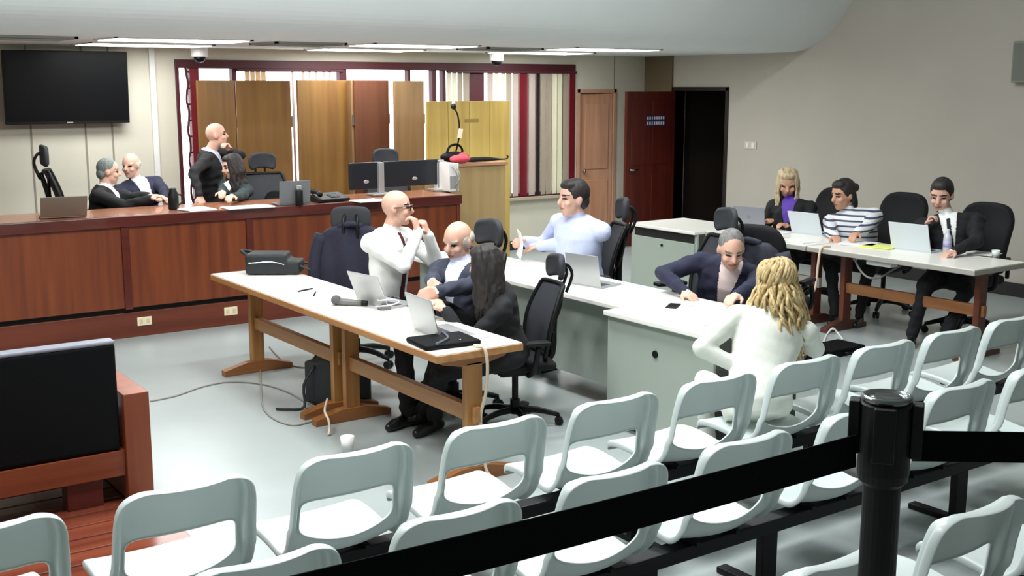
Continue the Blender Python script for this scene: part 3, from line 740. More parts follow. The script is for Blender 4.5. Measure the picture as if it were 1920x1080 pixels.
def mesh_chair():
    # faces +X
    t = thing('mesh_office_chair', 'x', 'office chair', (0, 0, 0), 0, 'black mesh office chairs with headrests')
    star_base(t)
    MB().grid(lambda u, v: Vector((-0.23+0.47*v, (u-0.5)*(0.48-0.05*v*v), 0.475+0.02*math.cos((u-0.5)*2.6)-0.035*max(0, v-0.75)*4*max(0, v-0.75)*4*0.3)), 10, 10).build('seat_pad', M_fab, t, smooth=True, solid=0.06, subsurf=1)
    MB().bx(-0.16, 0.14, -0.11, 0.11, 0.395, 0.445).build('tilt_mechanism', M_black, t, bevel=0.01)
    def bk(u, v):   # u across, v up
        w = 0.235-0.045*(2*v-1)**2 + 0.012*(1-v)
        y = (u-0.5)*2*w
        z = 0.54+0.50*v
        x = -0.245-0.055*math.sin(v*math.pi*0.9)*-1 - 0.10*v + 0.05*(1-v)**2 + 0.05*((u-0.5)*2)**2
        return Vector((x, y, z))
    MB().grid(bk, 12, 14).build('mesh_back', M_mesh, t, smooth=True, solid=0.006)
    ring = [bk(u/8, 0) for u in range(9)]+[bk(1, v/10) for v in range(1, 11)]+[bk(1-u/8, 1) for u in range(1, 9)]+[bk(0, 1-v/10) for v in range(1, 11)]
    MB().tube(ring, 0.017, 8, smooth=2).build('back_frame', M_black, t, smooth=True)
    MB().tube([bk(0.5, 0.98)+Vector((-0.03, 0, 0)), bk(0.5, 0.5)+Vector((-0.06, 0, 0)), Vector((-0.27, 0, 0.52)), Vector((-0.16, 0, 0.42)), Vector((-0.02, 0, 0.41))], [0.02, 0.026, 0.03, 0.03, 0.026], 10).build('spine', M_black, t, smooth=True)
    lb = MB()
    lb.grid(lambda u, v: bk(0.08+0.84*u, 0.10+0.26*v)+Vector((-0.03+0.01*math.sin(u*math.pi), 0, 0)), 10, 4)
    lb.build('lumbar_pad', M_black, t, smooth=True, solid=0.012)
    for s in (0.12, 0.88):
        MB().tube([bk(0.5, 0.30)+Vector((-0.05, 0, 0)), bk((0.5+s)/2, 0.62)+Vector((-0.05, 0, 0)), bk(s, 0.9)+Vector((-0.01, 0, 0))], 0.012, 8).build('back_strut', M_black, t, smooth=True)
    tp = bk(0.5, 1)
    MB().tube([tp+Vector((-0.03, -0.05, -0.06)), tp+Vector((-0.075, -0.05, 0.06)), tp+Vector((-0.05, -0.05, 0.13)), tp+Vector((-0.01, -0.04, 0.15))], 0.012, 8).tube([tp+Vector((-0.03, 0.05, -0.06)), tp+Vector((-0.075, 0.05, 0.06)), tp+Vector((-0.05, 0.05, 0.13)), tp+Vector((-0.01, 0.04, 0.15))], 0.012, 8).build('headrest_arm', M_black, t, smooth=True)
    MB().grid(lambda u, v: tp+Vector((-0.005+0.05*((u-0.5)*2)**2, (u-0.5)*0.29*(1-0.25*(2*v-1)**4), 0.055+0.165*v-0.02*((u-0.5)*2)**2)), 10, 6).build('headrest', M_mesh, t, smooth=True, solid=0.04, subsurf=1)
    for s in (-1, 1):
        a = MB().tube([(-0.02, s*0.22, 0.43), (-0.03, s*0.285, 0.47), (-0.05, s*0.30, 0.56), (-0.06, s*0.30, 0.66)], [0.022, 0.022, 0.02, 0.018], 8).build('armrest', M_black, t, smooth=True)
        MB().box((-0.02, s*0.295, 0.675), (0.25, 0.085, 0.03)).build('arm_pad', M_black, a, bevel=0.012, seg=3)
    return t
CH0 = mesh_chair()
chairs = [
    ((4.06, 5.73, 0), 164, 'black mesh office chair with headrest under the woman in black, beside the grey desk'),
    ((5.70, 5.90, 0), 166, 'black mesh office chair with headrest holding the navy-suited man at the grey desk'),
    ((4.0, 7.77, 0), 60, 'black mesh office chair draped with a dark jacket behind the white-shirted man'),
    ((3.90, 6.20, 0), 184, 'black mesh office chair with headrest behind the grey-haired man at the oak table'),
    ((2.88, 11.0, 0.18), -15, 'black mesh office chair with headrest, empty, behind the bench under the television'),
    ((4.72, 10.95, 0.18), 262, 'black mesh office chair with headrest, empty, right of the dark-haired woman at the bench'),
    ((6.10, 10.95, 0.18), 250, 'black mesh office chair whose headrest shows above the monitors'),
    ((5.60, 6.97, 0), 153, 'black mesh office chair holding the blue-shirted man'),
]
CHO = []
for i, (l, a, lb) in enumerate(chairs):
    if i == 0:
        CH0.location = l; CH0.rotation_euler = (0, 0, D(a)); CH0['label'] = lb; CHO.append(CH0)
    else: CHO.append(dup(CH0, l, D(a), lb))
def fabric_chair():
    t = thing('fabric_office_chair', 'x', 'office chair', (0, 0, 0), 0, 'black upholstered office chairs')
    star_base(t)
    MB().grid(lambda u, v: Vector((-0.24+0.49*v, (u-0.5)*0.50, 0.47+0.02*math.cos((u-0.5)*2.6))), 8, 8).build('seat_pad', M_fab, t, smooth=True, solid=0.08, subsurf=1)
    MB().bx(-0.14, 0.12, -0.1, 0.1, 0.385, 0.435).build('tilt_mechanism', M_black, t, bevel=0.01)
    def bk(u, v):
        w = 0.25*(1-0.5*max(0, v-0.72)**2*6)-0.03*(1-v)
        return Vector((-0.25-0.11*v+0.03*((u-0.5)*2)**2+0.02*math.sin(v*6), (u-0.5)*2*w, 0.52+0.60*v-0.05*((u-0.5)*2)**4*max(0, v-0.6)*2.5))
    MB().grid(bk, 10, 14).build('backrest', M_fab, t, smooth=True, solid=0.075, subsurf=1)
    MB().tube([(-0.1, 0, 0.40), (-0.26, 0, 0.42), (-0.31, 0, 0.55), (-0.32, 0, 0.7)], [0.03, 0.03, 0.026, 0.02], 8).build('back_bar', M_black, t, smooth=True)
    for s in (-1, 1):
        a = MB().tube([(0.06, s*0.22, 0.42), (0.08, s*0.29, 0.46), (0.07, s*0.30, 0.6), (0.0, s*0.295, 0.66), (-0.14, s*0.29, 0.62), (-0.2, s*0.27, 0.5)], 0.018, 8).build('armrest', M_black, t, smooth=True)
        MB().box((-0.02, s*0.296, 0.675), (0.22, 0.06, 0.03)).build('arm_pad', M_black, a, bevel=0.012, seg=3)
    return t
PL0 = 0.18
CH0.scale = (0.9, 0.9, 0.86)
for o in CHO[1:]: o.scale = (1, 1, 1)
CHO[4].scale = (1, 1, 1.12)
FC0 = fabric_chair()
fcs = [((8.90, 7.46, 0), 184, 'black high-backed office chair behind the blonde woman by the wall'),
       ((9.02, 6.72, 0), 190, 'black high-backed office chair between the striped-top woman and the man in black'),
       ((8.80, 5.72, 0), 188, 'black office chair behind the man in the black suit'),
       ((6.62, 5.95, 0), 20, 'black office chair with a grey jacket over it, behind the curly-haired woman')]
for i, (l, a, lb) in enumerate(fcs):
    if i == 0: FC0.location = l; FC0.rotation_euler = (0, 0, D(a)); FC0['label'] = lb
    else: dup(FC0, l, D(a), lb)
lows = [((3.02, 11.02, PL0), -28, 'low black office chair under the grey-haired man at the bench'),
        ((3.58, 11.45, PL0), 285, 'low black office chair under the man in the navy suit at the bench'),
        ((4.45, 10.78, PL0), 195, 'low black office chair under the dark-haired woman at the bench')]
for l, a, lb in lows:
    o = dup(FC0, l, D(a), lb); o['group'] = 'low black office chairs'
    for ch in list(o.children):
        if ch.name.startswith('backrest'): ch.scale = (1, 0.9, 0.62); ch.location = (0, 0, 0.20)
# ================================================================== PEOPLE
def skinmat(key, c): return mat('skin_'+key, rgb(*c), 0.5, var=0.05, scale=25)
SK_A = skinmat('light', (218, 174, 150)); SK_B = skinmat('tan', (202, 152, 124)); SK_C = skinmat('pink', (216, 170, 150))
def cloth(key, c, var=0.1): return mat('cloth_'+key, rgb(*c), 0.85, var=var, scale=30, bump=0.08)
CL_black = cloth('black', (20, 20, 24)); CL_navy = cloth('navy', (32, 34, 58)); CL_char = cloth('charcoal_blue', (52, 56, 72)); CL_white = cloth('white', (238, 240, 238), 0.02)
CL_lblue = cloth('pale_blue', (196, 204, 236), 0.03); CL_cream = cloth('cream_jacket', (220, 222, 214), 0.03); CL_teal = cloth('dark_teal', (40, 54, 58)); CL_purple = cloth('purple', (96, 66, 170))
CL_shirtb = cloth('shirt_bluewhite', (214, 218, 236), 0.02); CL_grey = cloth('grey_trousers', (50, 52, 58)); CL_tie = cloth('wine_tie', (76, 18, 32)); CL_dtie = cloth('dark_tie', (26, 28, 44)); CL_pinkshirt = cloth('pink_shirt', (236, 214, 212), 0.02)
M_shoe = mat('black_shoe', rgb(16, 16, 18), 0.35); M_eye = mat('eye_dark', rgb(40, 28, 24), 0.3); M_lip = mat('lip', rgb(168, 96, 88), 0.5)
def stripe_mat():
    m = bpy.data.materials.new('striped_knit'); m.use_nodes = True; nt = m.node_tree; b = nt.nodes['Principled BSDF']; b.inputs['Roughness'].default_value = 0.85
    tc = nt.nodes.new('ShaderNodeTexCoord'); sp = nt.nodes.new('ShaderNodeSeparateXYZ'); mu = nt.nodes.new('ShaderNodeMath'); mu.operation = 'MULTIPLY'; mu.inputs[1].default_value = 21.0
    fr_ = nt.nodes.new('ShaderNodeMath'); fr_.operation = 'FRACT'; cr = nt.nodes.new('ShaderNodeValToRGB'); cr.color_ramp.interpolation = 'CONSTANT'
    cr.color_ramp.elements[0].color = rgb(226, 228, 232); cr.color_ramp.elements[1].color = rgb(70, 76, 98); cr.color_ramp.elements[1].position = 0.66
    nt.links.new(tc.outputs['Object'], sp.inputs[0]); nt.links.new(sp.outputs[2], mu.inputs[0]); nt.links.new(mu.outputs[0], fr_.inputs[0]); nt.links.new(fr_.outputs[0], cr.inputs[0]); nt.links.new(cr.outputs[0], b.inputs['Base Color'])
    return m
CL_stripe = stripe_mat()
def hairmat(key, c1, c2): return mat('hair_'+key, rgb(*c1), 0.6, col2=rgb(*c2), scale=45, stretch=(1, 1, 0.2), bump=0.6)
HA_dark = hairmat('dark', (26, 22, 22), (44, 36, 34)); HA_grey = hairmat('grey', (92, 90, 90), (132, 130, 128)); HA_light = hairmat('silver', (184, 176, 160), (212, 204, 190))
HA_blond = hairmat('blond', (146, 116, 68), (220, 198, 148)); HA_ash = hairmat('ash_blond', (150, 124, 92), (218, 202, 168)); HA_saltp = hairmat('greygreen', (84, 92, 90), (120, 128, 124))

def unit(v):
    v = Vector(v); return v.normalized() if v.length > 1e-9 else Vector((0, 0, 1))
def ydir(a): return Vector((math.cos(D(a)), math.sin(D(a)), 0))
def ik(a, b, l1, l2, pole):
    d = b-a; L = d.length
    if L > (l1+l2)*0.995: b = a+d*((l1+l2)*0.995/L); d = b-a; L = d.length
    u = d.normalized(); x = (l1*l1-l2*l2+L*L)/(2*L); h = math.sqrt(max(0, l1*l1-x*x))
    p = Vector(pole); p = p-u*p.dot(u); p = p.normalized() if p.length > 1e-6 else Vector((0, 0, -1))
    return a+u*x+p*h, b

def remesh(mb, voxel, iters=4):
    me = mb.mesh('tmp'); o = bpy.data.objects.new('tmp', me); C.objects.link(o)
    r = o.modifiers.new('r', 'REMESH'); r.mode = 'VOXEL'; r.voxel_size = voxel; r.use_smooth_shade = True
    s = o.modifiers.new('s', 'SMOOTH'); s.factor = 0.5; s.iterations = iters
    dg = bpy.context.evaluated_depsgraph_get(); res = bpy.data.meshes.new_from_object(o.evaluated_get(dg))
    bpy.data.objects.remove(o); bpy.data.meshes.remove(me)
    return res

def person(label, pel, neck, yaw, head_top, head_yaw, head_pitch=0.0, head_fwd=0.04, women=False, shoulder_yaw=None,
           hands=(None, None), poles=((0, 0, -1), (0, 0, -1)), hand_dir=(None, None), palm=(None, None), curl=(0.5, 0.5),
           ankles=None, knees_spread=0.11, top=None, sleeve=None, shirt=None, tie=None, legs=None, skin=None, cuffs=None, vneck=0.28, bulk=1.0,
           hair=None, hair_mat=None, glasses=False, voxel=0.008, head_tilt=0.0, shoes=M_shoe, bare_shin=False, hscale=1.0):
    pel = Vector(pel); neck = Vector(neck)
    sy = yaw if shoulder_yaw is None else shoulder_yaw
    F = ydir(yaw); Lp = Vector((-F.y, F.x, 0)); SF0 = ydir(sy)
    up = (neck-pel).normalized()
    Ls = Vector((-SF0.y, SF0.x, 0)); Ls = (Ls-up*Ls.dot(up)).normalized(); SF = Ls.cross(up).normalized()
    k = bulk*(0.92 if women else 1.0)
    mb = MB(); seg = []          # seg: p0,p1,r0,r1,label
    def cap(p0, p1, r0, r1, lab): mb.cap(p0, p1, r0, r1); seg.append((Vector(p0), Vector(p1), r0, r1, lab))
    # ---- torso loft
    n = 36
    secs = [(-0.14, 0.135, 0.105), (-0.06, 0.172, 0.128), (0.04, 0.168, 0.125), (0.16, 0.152, 0.118), (0.30, 0.164, 0.122), (0.40, 0.178, 0.122), (0.46, 0.172, 0.105), (0.505, 0.12, 0.082), (0.53, 0.07, 0.065)]
    Lt = (neck-pel).length; vs = []
    bend = SF*0.02
    for (h, wx_, dz) in secs:
        t = (h)/0.50; tt = max(0, min(1, t))
        c = pel+(neck-pel)*t - SF*(0.03*math.sin(tt*math.pi)*-0.2) + bend*math.sin(tt*math.pi)
        lat = (Lp*(1-tt)+Ls*tt).normalized(); fw = lat.cross(up).normalized()
        for i in range(n):
            a = 2*math.pi*i/n
            vs.append(c+lat*(math.cos(a)*wx_*k)+fw*(math.sin(a)*dz*k))
    S = len(secs); fs = [(j*n+i, j*n+(i+1) % n, (j+1)*n+(i+1) % n, (j+1)*n+i) for j in range(S-1) for i in range(n)]
    fs += [tuple(range(n-1, -1, -1)), tuple((S-1)*n+i for i in range(n))]
    mb.add(vs, fs)
    mid = pel.lerp(neck, 0.5)
    seg.append((pel+up*0.06, neck-up*0.06, 0.145*k, 0.12*k, 'top')); seg.append((pel-up*0.10, pel-up*0.01, 0.125*k, 0.14*k, 'leg'))
    # ---- head
    hz = head_yaw; hf = ydir(hz); hf = (hf*math.cos(D(head_pitch))+Vector((0, 0, math.sin(D(head_pitch))))).normalized()
    hl = Vector((-math.sin(D(hz)), math.cos(D(hz)), 0)); hu = hf.cross(hl).normalized()
    if head_tilt:
        q = Quaternion(hf, D(head_tilt)); hl = q @ hl; hu = q @ hu
    sc = hscale*(0.96 if women else 1.0)
    ht = Vector(head_top); hc = ht-hu*0.118*sc
    def H(f, l, u): return hc+hf*f*sc+hl*l*sc+hu*u*sc
    ax = (hf, hl, hu)
    mb.ell(H(-0.006, 0, 0.026), (0.097*sc, 0.076*sc, 0.094*sc), ax, 20, 14)
    mb.ell(H(0.030, 0, -0.048), (0.062*sc, 0.056*sc, 0.066*sc), ax, 16, 12)
    mb.ell(H(0.058, 0, -0.094), (0.028*sc, 0.030*sc, 0.020*sc), ax, 12, 8)
    mb.cap(H(0.088, 0, 0.012), H(0.104, 0, -0.022), 0.010*sc, 0.016*sc)
    for s in (-1, 1):
        mb.ell(H(-0.008, s*0.077, -0.008), (0.019*sc, 0.010*sc, 0.031*sc), ax, 10, 8)
        mb.ell(H(0.060, s*0.040, -0.028), (0.028*sc, 0.022*sc, 0.022*sc), ax, 10, 8)
        mb.cap(H(0.080, s*0.012, 0.028), H(0.066, s*0.050, 0.026), 0.011*sc, 0.010*sc)
    mb.ell(H(0.082, 0, -0.058), (0.014*sc, 0.024*sc, 0.013*sc), ax, 10, 8)
    seg.append((H(0, 0, 0.03), H(0.02, 0, -0.06), 0.09*sc, 0.06*sc, 'skin'))
    cap(neck-up*0.03, H(-0.015, 0, -0.065), 0.060*(0.85 if women else 1.0), 0.054*(0.85 if women else 1.0), 'skin')
    # ---- shoulders and arms
    shw = (0.168 if women else 0.192)*bulk**0.5
    sh = []
    for s in (1, -1):       # +1 = left
        p = neck-up*0.055+Ls*s*shw-SF*0.0
        sh.append(p); cap(neck-up*0.02+Ls*s*0.045, p, 0.052*k, 0.064*k, 'top')
    l1, l2 = (0.27, 0.235) if women else (0.29, 0.25)
    hsegs = []
    for i, s in enumerate((1, -1)):
        tgt = hands[i]
        if tgt is None: tgt = pel+F*0.34+Lp*s*0.12+Vector((0, 0, 0.10))
        el, wr_ = ik(sh[i], Vector(tgt), l1, l2, Vector(poles[i])+Ls*s*0.35)
        cap(sh[i], el, 0.058*k, 0.047*k, 'sleeve'); cap(el, wr_, 0.047*k, 0.034*k, 'sleeve')
        fd = unit(wr_-el)
        hdv = unit(Vector(hand_dir[i])) if hand_dir[i] is not None else fd
        pn = Vector(palm[i]) if palm[i] is not None else Vector((0, 0, -1))
        pn = pn-hdv*pn.dot(hdv); pn = unit(pn) if pn.length > 1e-3 else unit(hdv.cross(Vector((0, 0, 1))))
        side = hdv.cross(pn).normalized()
        # thumb side: for the left hand (palm down, fingers forward) the thumb is on the right
        ts = side if i == 0 else -side
        cap(wr_, wr_+hdv*0.02, 0.026, 0.026, 'cuff' if cuffs else 'skin')
        hs = 0.92 if women else 1.0
        for q, (off, ln) in enumerate(((0.030, 0.070), (0.010, 0.080), (-0.010, 0.074), (-0.029, 0.056))):
            b0 = wr_+hdv*0.02+ts*off*0.6*hs; b1 = wr_+hdv*0.088*hs+ts*off*hs
            cap(b0, b1, 0.0155, 0.0135, 'skin')
            ang = 0.0; p = b1; c_ = curl[i]
            for r_, fl in enumerate((0.45, 0.32, 0.23)):
                ang += c_*(0.9, 1.1, 0.7)[r_]
                dd = hdv*math.cos(ang)+pn*math.sin(ang)
                p2 = p+dd*ln*fl*hs*1.08; cap(p, p2, 0.0105-0.001*r_, 0.0098-0.001*r_, 'skin'); p = p2
        t0 = wr_+hdv*0.028+ts*0.024; t1 = t0+(hdv*0.55+ts*0.75+pn*0.25).normalized()*0.042*hs; t2 = t1+(hdv*0.85+ts*0.15+pn*0.45*(0.4+curl[i])).normalized()*0.045*hs
        cap(t0, t1, 0.0145, 0.012, 'skin'); cap(t1, t2, 0.0115, 0.0095, 'skin')
    # ---- legs
    for i, s in enumerate((1, -1)):
        hip = pel+Lp*s*0.095*k-Vector((0, 0, 0.045))
        if ankles is None: an = Vector((pel.x, pel.y, 0.09))+F*0.46+Lp*s*knees_spread
        else: an = Vector(ankles[i])
        kn, an = ik(hip, an, 0.44, 0.42, F*1.0+Vector((0, 0, 0.45))+Lp*s*0.15)
        lk = 0.9 if women else 1.0
        cap(hip, kn, 0.088*k*lk, 0.064*k*lk, 'leg'); cap(kn, an, 0.064*lk, 0.047*lk, 'skin' if bare_shin else 'leg')
        ff = (kn-an); ff = unit(Vector((F.x, F.y, 0)))
        heel = an-ff*0.045+Vector((0, 0, -an.z+0.036)) if an.z < 0.2 else an-ff*0.045-Vector((0, 0, 0.05))
        ball = heel+ff*0.17+Vector((0, 0, -0.002)); toe = ball+ff*0.055-Vector((0, 0, 0.006))
        cap(an, heel+ff*0.02, 0.042*lk, 0.036, 'shoe'); cap(heel, ball, 0.036, 0.040, 'shoe'); cap(ball, toe, 0.040, 0.028, 'shoe')
    me = remesh(mb, voxel)
    # ---- materials by region
    slots = [skin, top, sleeve or top, shirt or top, tie or shirt or top, legs, shoes, M_eye, M_lip, cuffs or (sleeve or top), hair_mat or M_eye]
    for m_ in slots: me.materials.append(m_)
    idx = dict(skin=0, top=1, sleeve=2, shirt=3, tie=4, leg=5, shoe=6, cuff=9)
    P = np.empty(len(me.polygons)*3); me.polygons.foreach_get('center', P); P = P.reshape(-1, 3)
    best = np.full(len(P), 1e9); lab = np.zeros(len(P), dtype=np.int32)
    for p0, p1, r0, r1, lb in seg:
        a = np.array(p0); d = np.array(p1)-a; L2 = d@d
        t = np.clip(((P-a)@d)/L2, 0, 1) if L2 > 0 else np.zeros(len(P))
        dist = np.linalg.norm(P-(a+t[:, None]*d), axis=1)-(r0+(r1-r0)*t)
        m_ = dist < best; best[m_] = dist[m_]; lab[m_] = idx[lb]
    q = P-np.array(neck); A_ = q@np.array(Ls); B_ = q@np.array(up); C_ = q@np.array(SF)
    tor = (lab == 1)
    if shirt is not None:
        hw = 0.062*(B_+vneck)/vneck+0.004
        v_ = tor & (C_ > 0.03) & (B_ > -vneck) & (np.abs(A_) < hw); lab[v_] = 3
        # collar ring
        rr = np.sqrt(A_**2+(C_-0.005)**2); lab[(lab == 1) & (B_ > -0.004) & (rr < 0.074)] = 3
    if tie is not None:
        tw_ = np.where(B_ > -0.05, 0.016, 0.016+0.05*np.clip(-B_-0.05, 0, 0.4))
        m_ = ((lab == 3) | (lab == 1)) & (C_ > 0.03) & (B_ > -max(vneck, 0.30 if shirt is None else vneck)-(0.16 if shirt is None else 0)) & (np.abs(A_) < tw_) & (B_ < 0.01)
        lab[m_] = 4
    # cuffs: last few centimetres of the sleeve
    qh = (P-np.array(hc))/sc; f_, l_, u_ = qh@np.array(hf), qh@np.array(hl), qh@np.array(hu)
    hm = (lab == 0) & (np.linalg.norm(qh, axis=1) < 0.16)
    for s in (-1, 1):
        e = hm & (((l_-s*0.032)/0.017)**2+((u_-0.006)/0.0085)**2 < 1) & (f_ > 0.05); lab[e] = 7
        e = hm & (((l_-s*0.034)/0.025)**2+((u_-0.030)/0.007)**2 < 1) & (f_ > 0.05); lab[e] = 10
    e = hm & ((l_/0.026)**2+((u_+0.058)/0.008)**2 < 1) & (f_ > 0.05); lab[e] = 8
    me.polygons.foreach_set('material_index', lab)
    # cloth folds: shallow ridges on the clothed parts only
    nV = len(me.vertices); co = np.empty(nV*3); me.vertices.foreach_get('co', co); co = co.reshape(-1, 3)
    no = np.empty(nV*3); me.vertices.foreach_get('normal', no); no = no.reshape(-1, 3)
    li = np.empty(len(me.loops), dtype=np.int32); me.loops.foreach_get('vertex_index', li)
    lt_ = np.empty(len(me.polygons), dtype=np.int32); me.polygons.foreach_get('loop_total', lt_)
    pl = np.repeat(lab, lt_); skinv = np.zeros(nV, bool); skinv[li[~np.isin(pl, (1, 2, 5))]] = True
    rs = np.random.RandomState(len(label)); dsp = np.zeros(nV)
    for q_ in range(7):
        kv = rs.normal(size=3); kv = kv/np.linalg.norm(kv)*rs.uniform(28, 75); kv[2] *= 1.4
        dsp += np.sin(co@kv+rs.uniform(0, 6.28)+1.5*np.sin(co@(rs.normal(size=3)*9)))
    dsp = (0.0008 if top in (CL_cream, CL_white, CL_lblue) else 0.0018)*dsp; dsp[skinv] = 0
    me.vertices.foreach_set('co', (co+no*dsp[:, None]).ravel()); me.update()
    base = Vector((pel.x, pel.y, 0.0))
    me.transform(Matrix.Translation(-base)); me.update()
    root = thing('person', label, 'person', base)
    bo = bpy.data.objects.new('body', me); C.objects.link(bo); bo.parent = root
    # ---- hair
    hb = MB(); off = -base
    def HH(f, l, u): return H(f, l, u)+off
    jit = random.Random(hash(label) % 1000 if False else len(label))
    if hair in ('short', 'bun', 'long', 'curly', 'crop'):
        if hair == 'crop':
            hb.ell(HH(-0.016, 0, 0.036), (0.094*sc, 0.079*sc, 0.092*sc), ax, 18, 12)
        else:
            hb.ell(HH(-0.018, 0, 0.036), (0.099*sc, 0.084*sc, 0.097*sc), ax, 18, 12)
            hb.ell(HH(0.028, 0, 0.088), (0.056*sc, 0.064*sc, 0.040*sc), ax, 14, 10)
        hb.ell(HH(-0.055, 0, -0.02), (0.052*sc, 0.070*sc, 0.062*sc), ax, 14, 10)
    if hair == 'ring':
        hb.ell(HH(-0.040, 0, 0.012), (0.072*sc, 0.080*sc, 0.056*sc), ax, 18, 12)
        for s in (-1, 1): hb.ell(HH(0.0, s*0.064, 0.01), (0.036*sc, 0.016*sc, 0.036*sc), ax, 10, 8)
    if hair == 'bun':
        hb.ell(HH(-0.118, 0, 0.030), (0.040, 0.046, 0.042), ax)
        for s in (-1, 1): hb.ell(HH(-0.02, s*0.066, 0.015), (0.05, 0.022, 0.05), ax)
    if hair in ('long', 'curly'):
        nst = 44 if hair == 'long' else 170
        ln = 0.34 if hair == 'long' else 0.36
        for i in range(nst):
            a = D(-150+300*i/(nst-1)) if hair == 'long' else D(jit.uniform(-160, 160))     # angle round the head, 0 = back
            r0 = 1.0 if hair == 'long' else jit.uniform(0.72, 1.06)
            bf = -math.cos(a)*0.088*r0-0.012; bl_ = math.sin(a)*0.082*r0
            if bf > 0.045: continue
            L = ln*jit.uniform(0.82, 1.1)*(0.85 if hair == 'curly' and abs(a) > 2 else 1)
            pts = []; amp = jit.uniform(0.004, 0.013) if hair == 'long' else jit.uniform(0.014, 0.030); ph = jit.uniform(0, 6.28); fq = jit.uniform(16, 26)
            st = HH(bf*0.5, bl_*0.5, 0.125-0.02*r0)
            N = 7 if hair == 'long' else 12
            for j in range(N+1):
                t = j/N
                if t < 0.25:
                    s_ = t/0.25
                    b = HH(bf*(0.5+0.5*math.sin(s_*1.57)), bl_*(0.5+0.5*math.sin(s_*1.57)), 0.118-0.10*s_*s_)
                else:
                    s_ = (t-0.25)/0.75
                    out = 1.0+(0.10 if hair == 'long' else 0.62*math.sin(min(1, s_*1.15)*2.2))
                    b = HH(bf*out, bl_*out, 0.018)-Vector((0, 0, 1))*(L*s_)*sc + (-hf*0.02*s_)
                wv = amp*min(1, t*2.0)
                b = b+hl*(wv*math.sin(ph+fq*t))+hf*(wv*math.cos(ph*1.3+fq*t))
                pts.append(b)
            r = jit.uniform(0.010, 0.017) if hair == 'long' else jit.uniform(0.007, 0.012)
            hb.tube(pts, [r, r, r*0.95, r*0.45], 6, smooth=2)
        if hair == 'curly':
            hb.ell(HH(-0.03, 0, -0.06), (0.085, 0.10, 0.13), ax)
            for q in range(70):
                a = jit.uniform(-2.6, 2.6); e = jit.uniform(0.1, 1.35); rr = 0.098
                c_ = [HH(-math.cos(a+0.25*t)*rr*math.cos(e-0.45*t)*1.0-0.02, math.sin(a+0.25*t)*rr*0.92*math.cos(e-0.45*t), 0.036+rr*math.sin(e-0.45*t)) for t in (0, 0.6, 1.2, 1.8)]
                hb.tube(c_, [0.006, 0.011, 0.011, 0.005], 6, smooth=2)
    if hair:
        hm_ = remesh(hb, 0.005, 1) if hair != 'curly' else hb.mesh('hair'); hm_.polygons.foreach_set('use_smooth', [True]*len(hm_.polygons)); hm_.materials.append(hair_mat)
        ho = bpy.data.objects.new('hair', hm_); C.objects.link(ho); ho.parent = root
    if glasses:
        g = MB()
        for s in (-1, 1):
            g.box(HH(0.098, s*0.034, 0.004), (0.006, 0.052, 0.034), Matrix((hf, hl, hu)).transposed())
            g.tube([HH(0.096, s*0.060, 0.012), HH(0.05, s*0.078, 0.012), HH(-0.01, s*0.083, 0.01)], 0.004, 6)
        g.tube([HH(0.1, -0.012, 0.008), HH(0.104, 0, 0.012), HH(0.1, 0.012, 0.008)], 0.004, 6)
        g.build('glasses', mat('dark_glasses', rgb(24, 18, 16), 0.2), root)
    return root

def P(x, y, Y=None, z=None):
    return onY(x, y, Y) if Y is not None else onz(x, y, z)
V = Vector
PL = 0.18
# -- behind the judges bench
ht = onY(204, 298, 10.95); bx_, by_ = 3.13, 10.95
person('person with grey hair in a dark suit sitting at the bench in profile', (ht.x-0.13, 11.0, PL+0.56), (ht.x-0.05, 10.97, ht.z-0.275), -28, ht, -12, -6, hair='crop', hair_mat=HA_saltp,
       top=CL_black, shirt=CL_white, legs=CL_black, skin=SK_C, hands=(V((ht.x+0.32, 10.55, DZT+0.06)), V((ht.x+0.20, 10.42, DZT+0.06))), bulk=1.12)
ht = onY(243, 288, 11.3)
person('person with pale hair in a navy suit at the bench, turned to his neighbour', (ht.x+0.12, 11.40, PL+0.55), (ht.x+0.07, 11.33, ht.z-0.275), 285, ht, 222, -6, hair='ring', hair_mat=HA_light,
       top=CL_navy, shirt=CL_white, legs=CL_navy, skin=SK_C, hands=(onY(312, 374, 10.85), onY(292, 376, 10.85)), poles=((0.8, 0.3, 0.1), (-0.2, 0, -1)), curl=(0.6, 0.6), bulk=1.12, vneck=0.34)
ht = onY(403, 231, 11.05)
person('person standing behind the bench in a black suit, bald, hand at the chin', (ht.x-0.06, 11.22, 0.92), (ht.x-0.06, 11.1, ht.z-0.285), -30, ht, -20, 4, hair=None,
       top=CL_black, shirt=CL_shirtb, legs=CL_black, skin=SK_C, hands=(onY(431, 283, 10.95), onY(374, 366, 10.6)), poles=((1.0, 0.2, -0.35), (-0.5, -0.4, -0.2)), hand_dir=(V((-0.35, -0.2, 0.5)), V((0.1, -0.4, -0.8))), curl=(0.9, 0.3),
       ankles=(V((ht.x-0.08, 11.34, PL+0.09)), V((ht.x-0.16, 11.15, PL+0.09))), bulk=1.05, vneck=0.22)
ht = onY(430, 291, 10.68)
person('person with long dark hair in dark teal sitting at the bench below the standing man', (ht.x+0.13, 10.78, PL+0.55), (ht.x+0.06, 10.72, ht.z-0.27), 195, ht, 172, -14, hair='long', hair_mat=HA_dark, women=True,
       top=CL_teal, shirt=CL_white, legs=CL_black, skin=SK_A, hands=(onz(398, 384, DZT+0.05), onz(412, 378, DZT+0.05)), vneck=0.18, bulk=1.1)
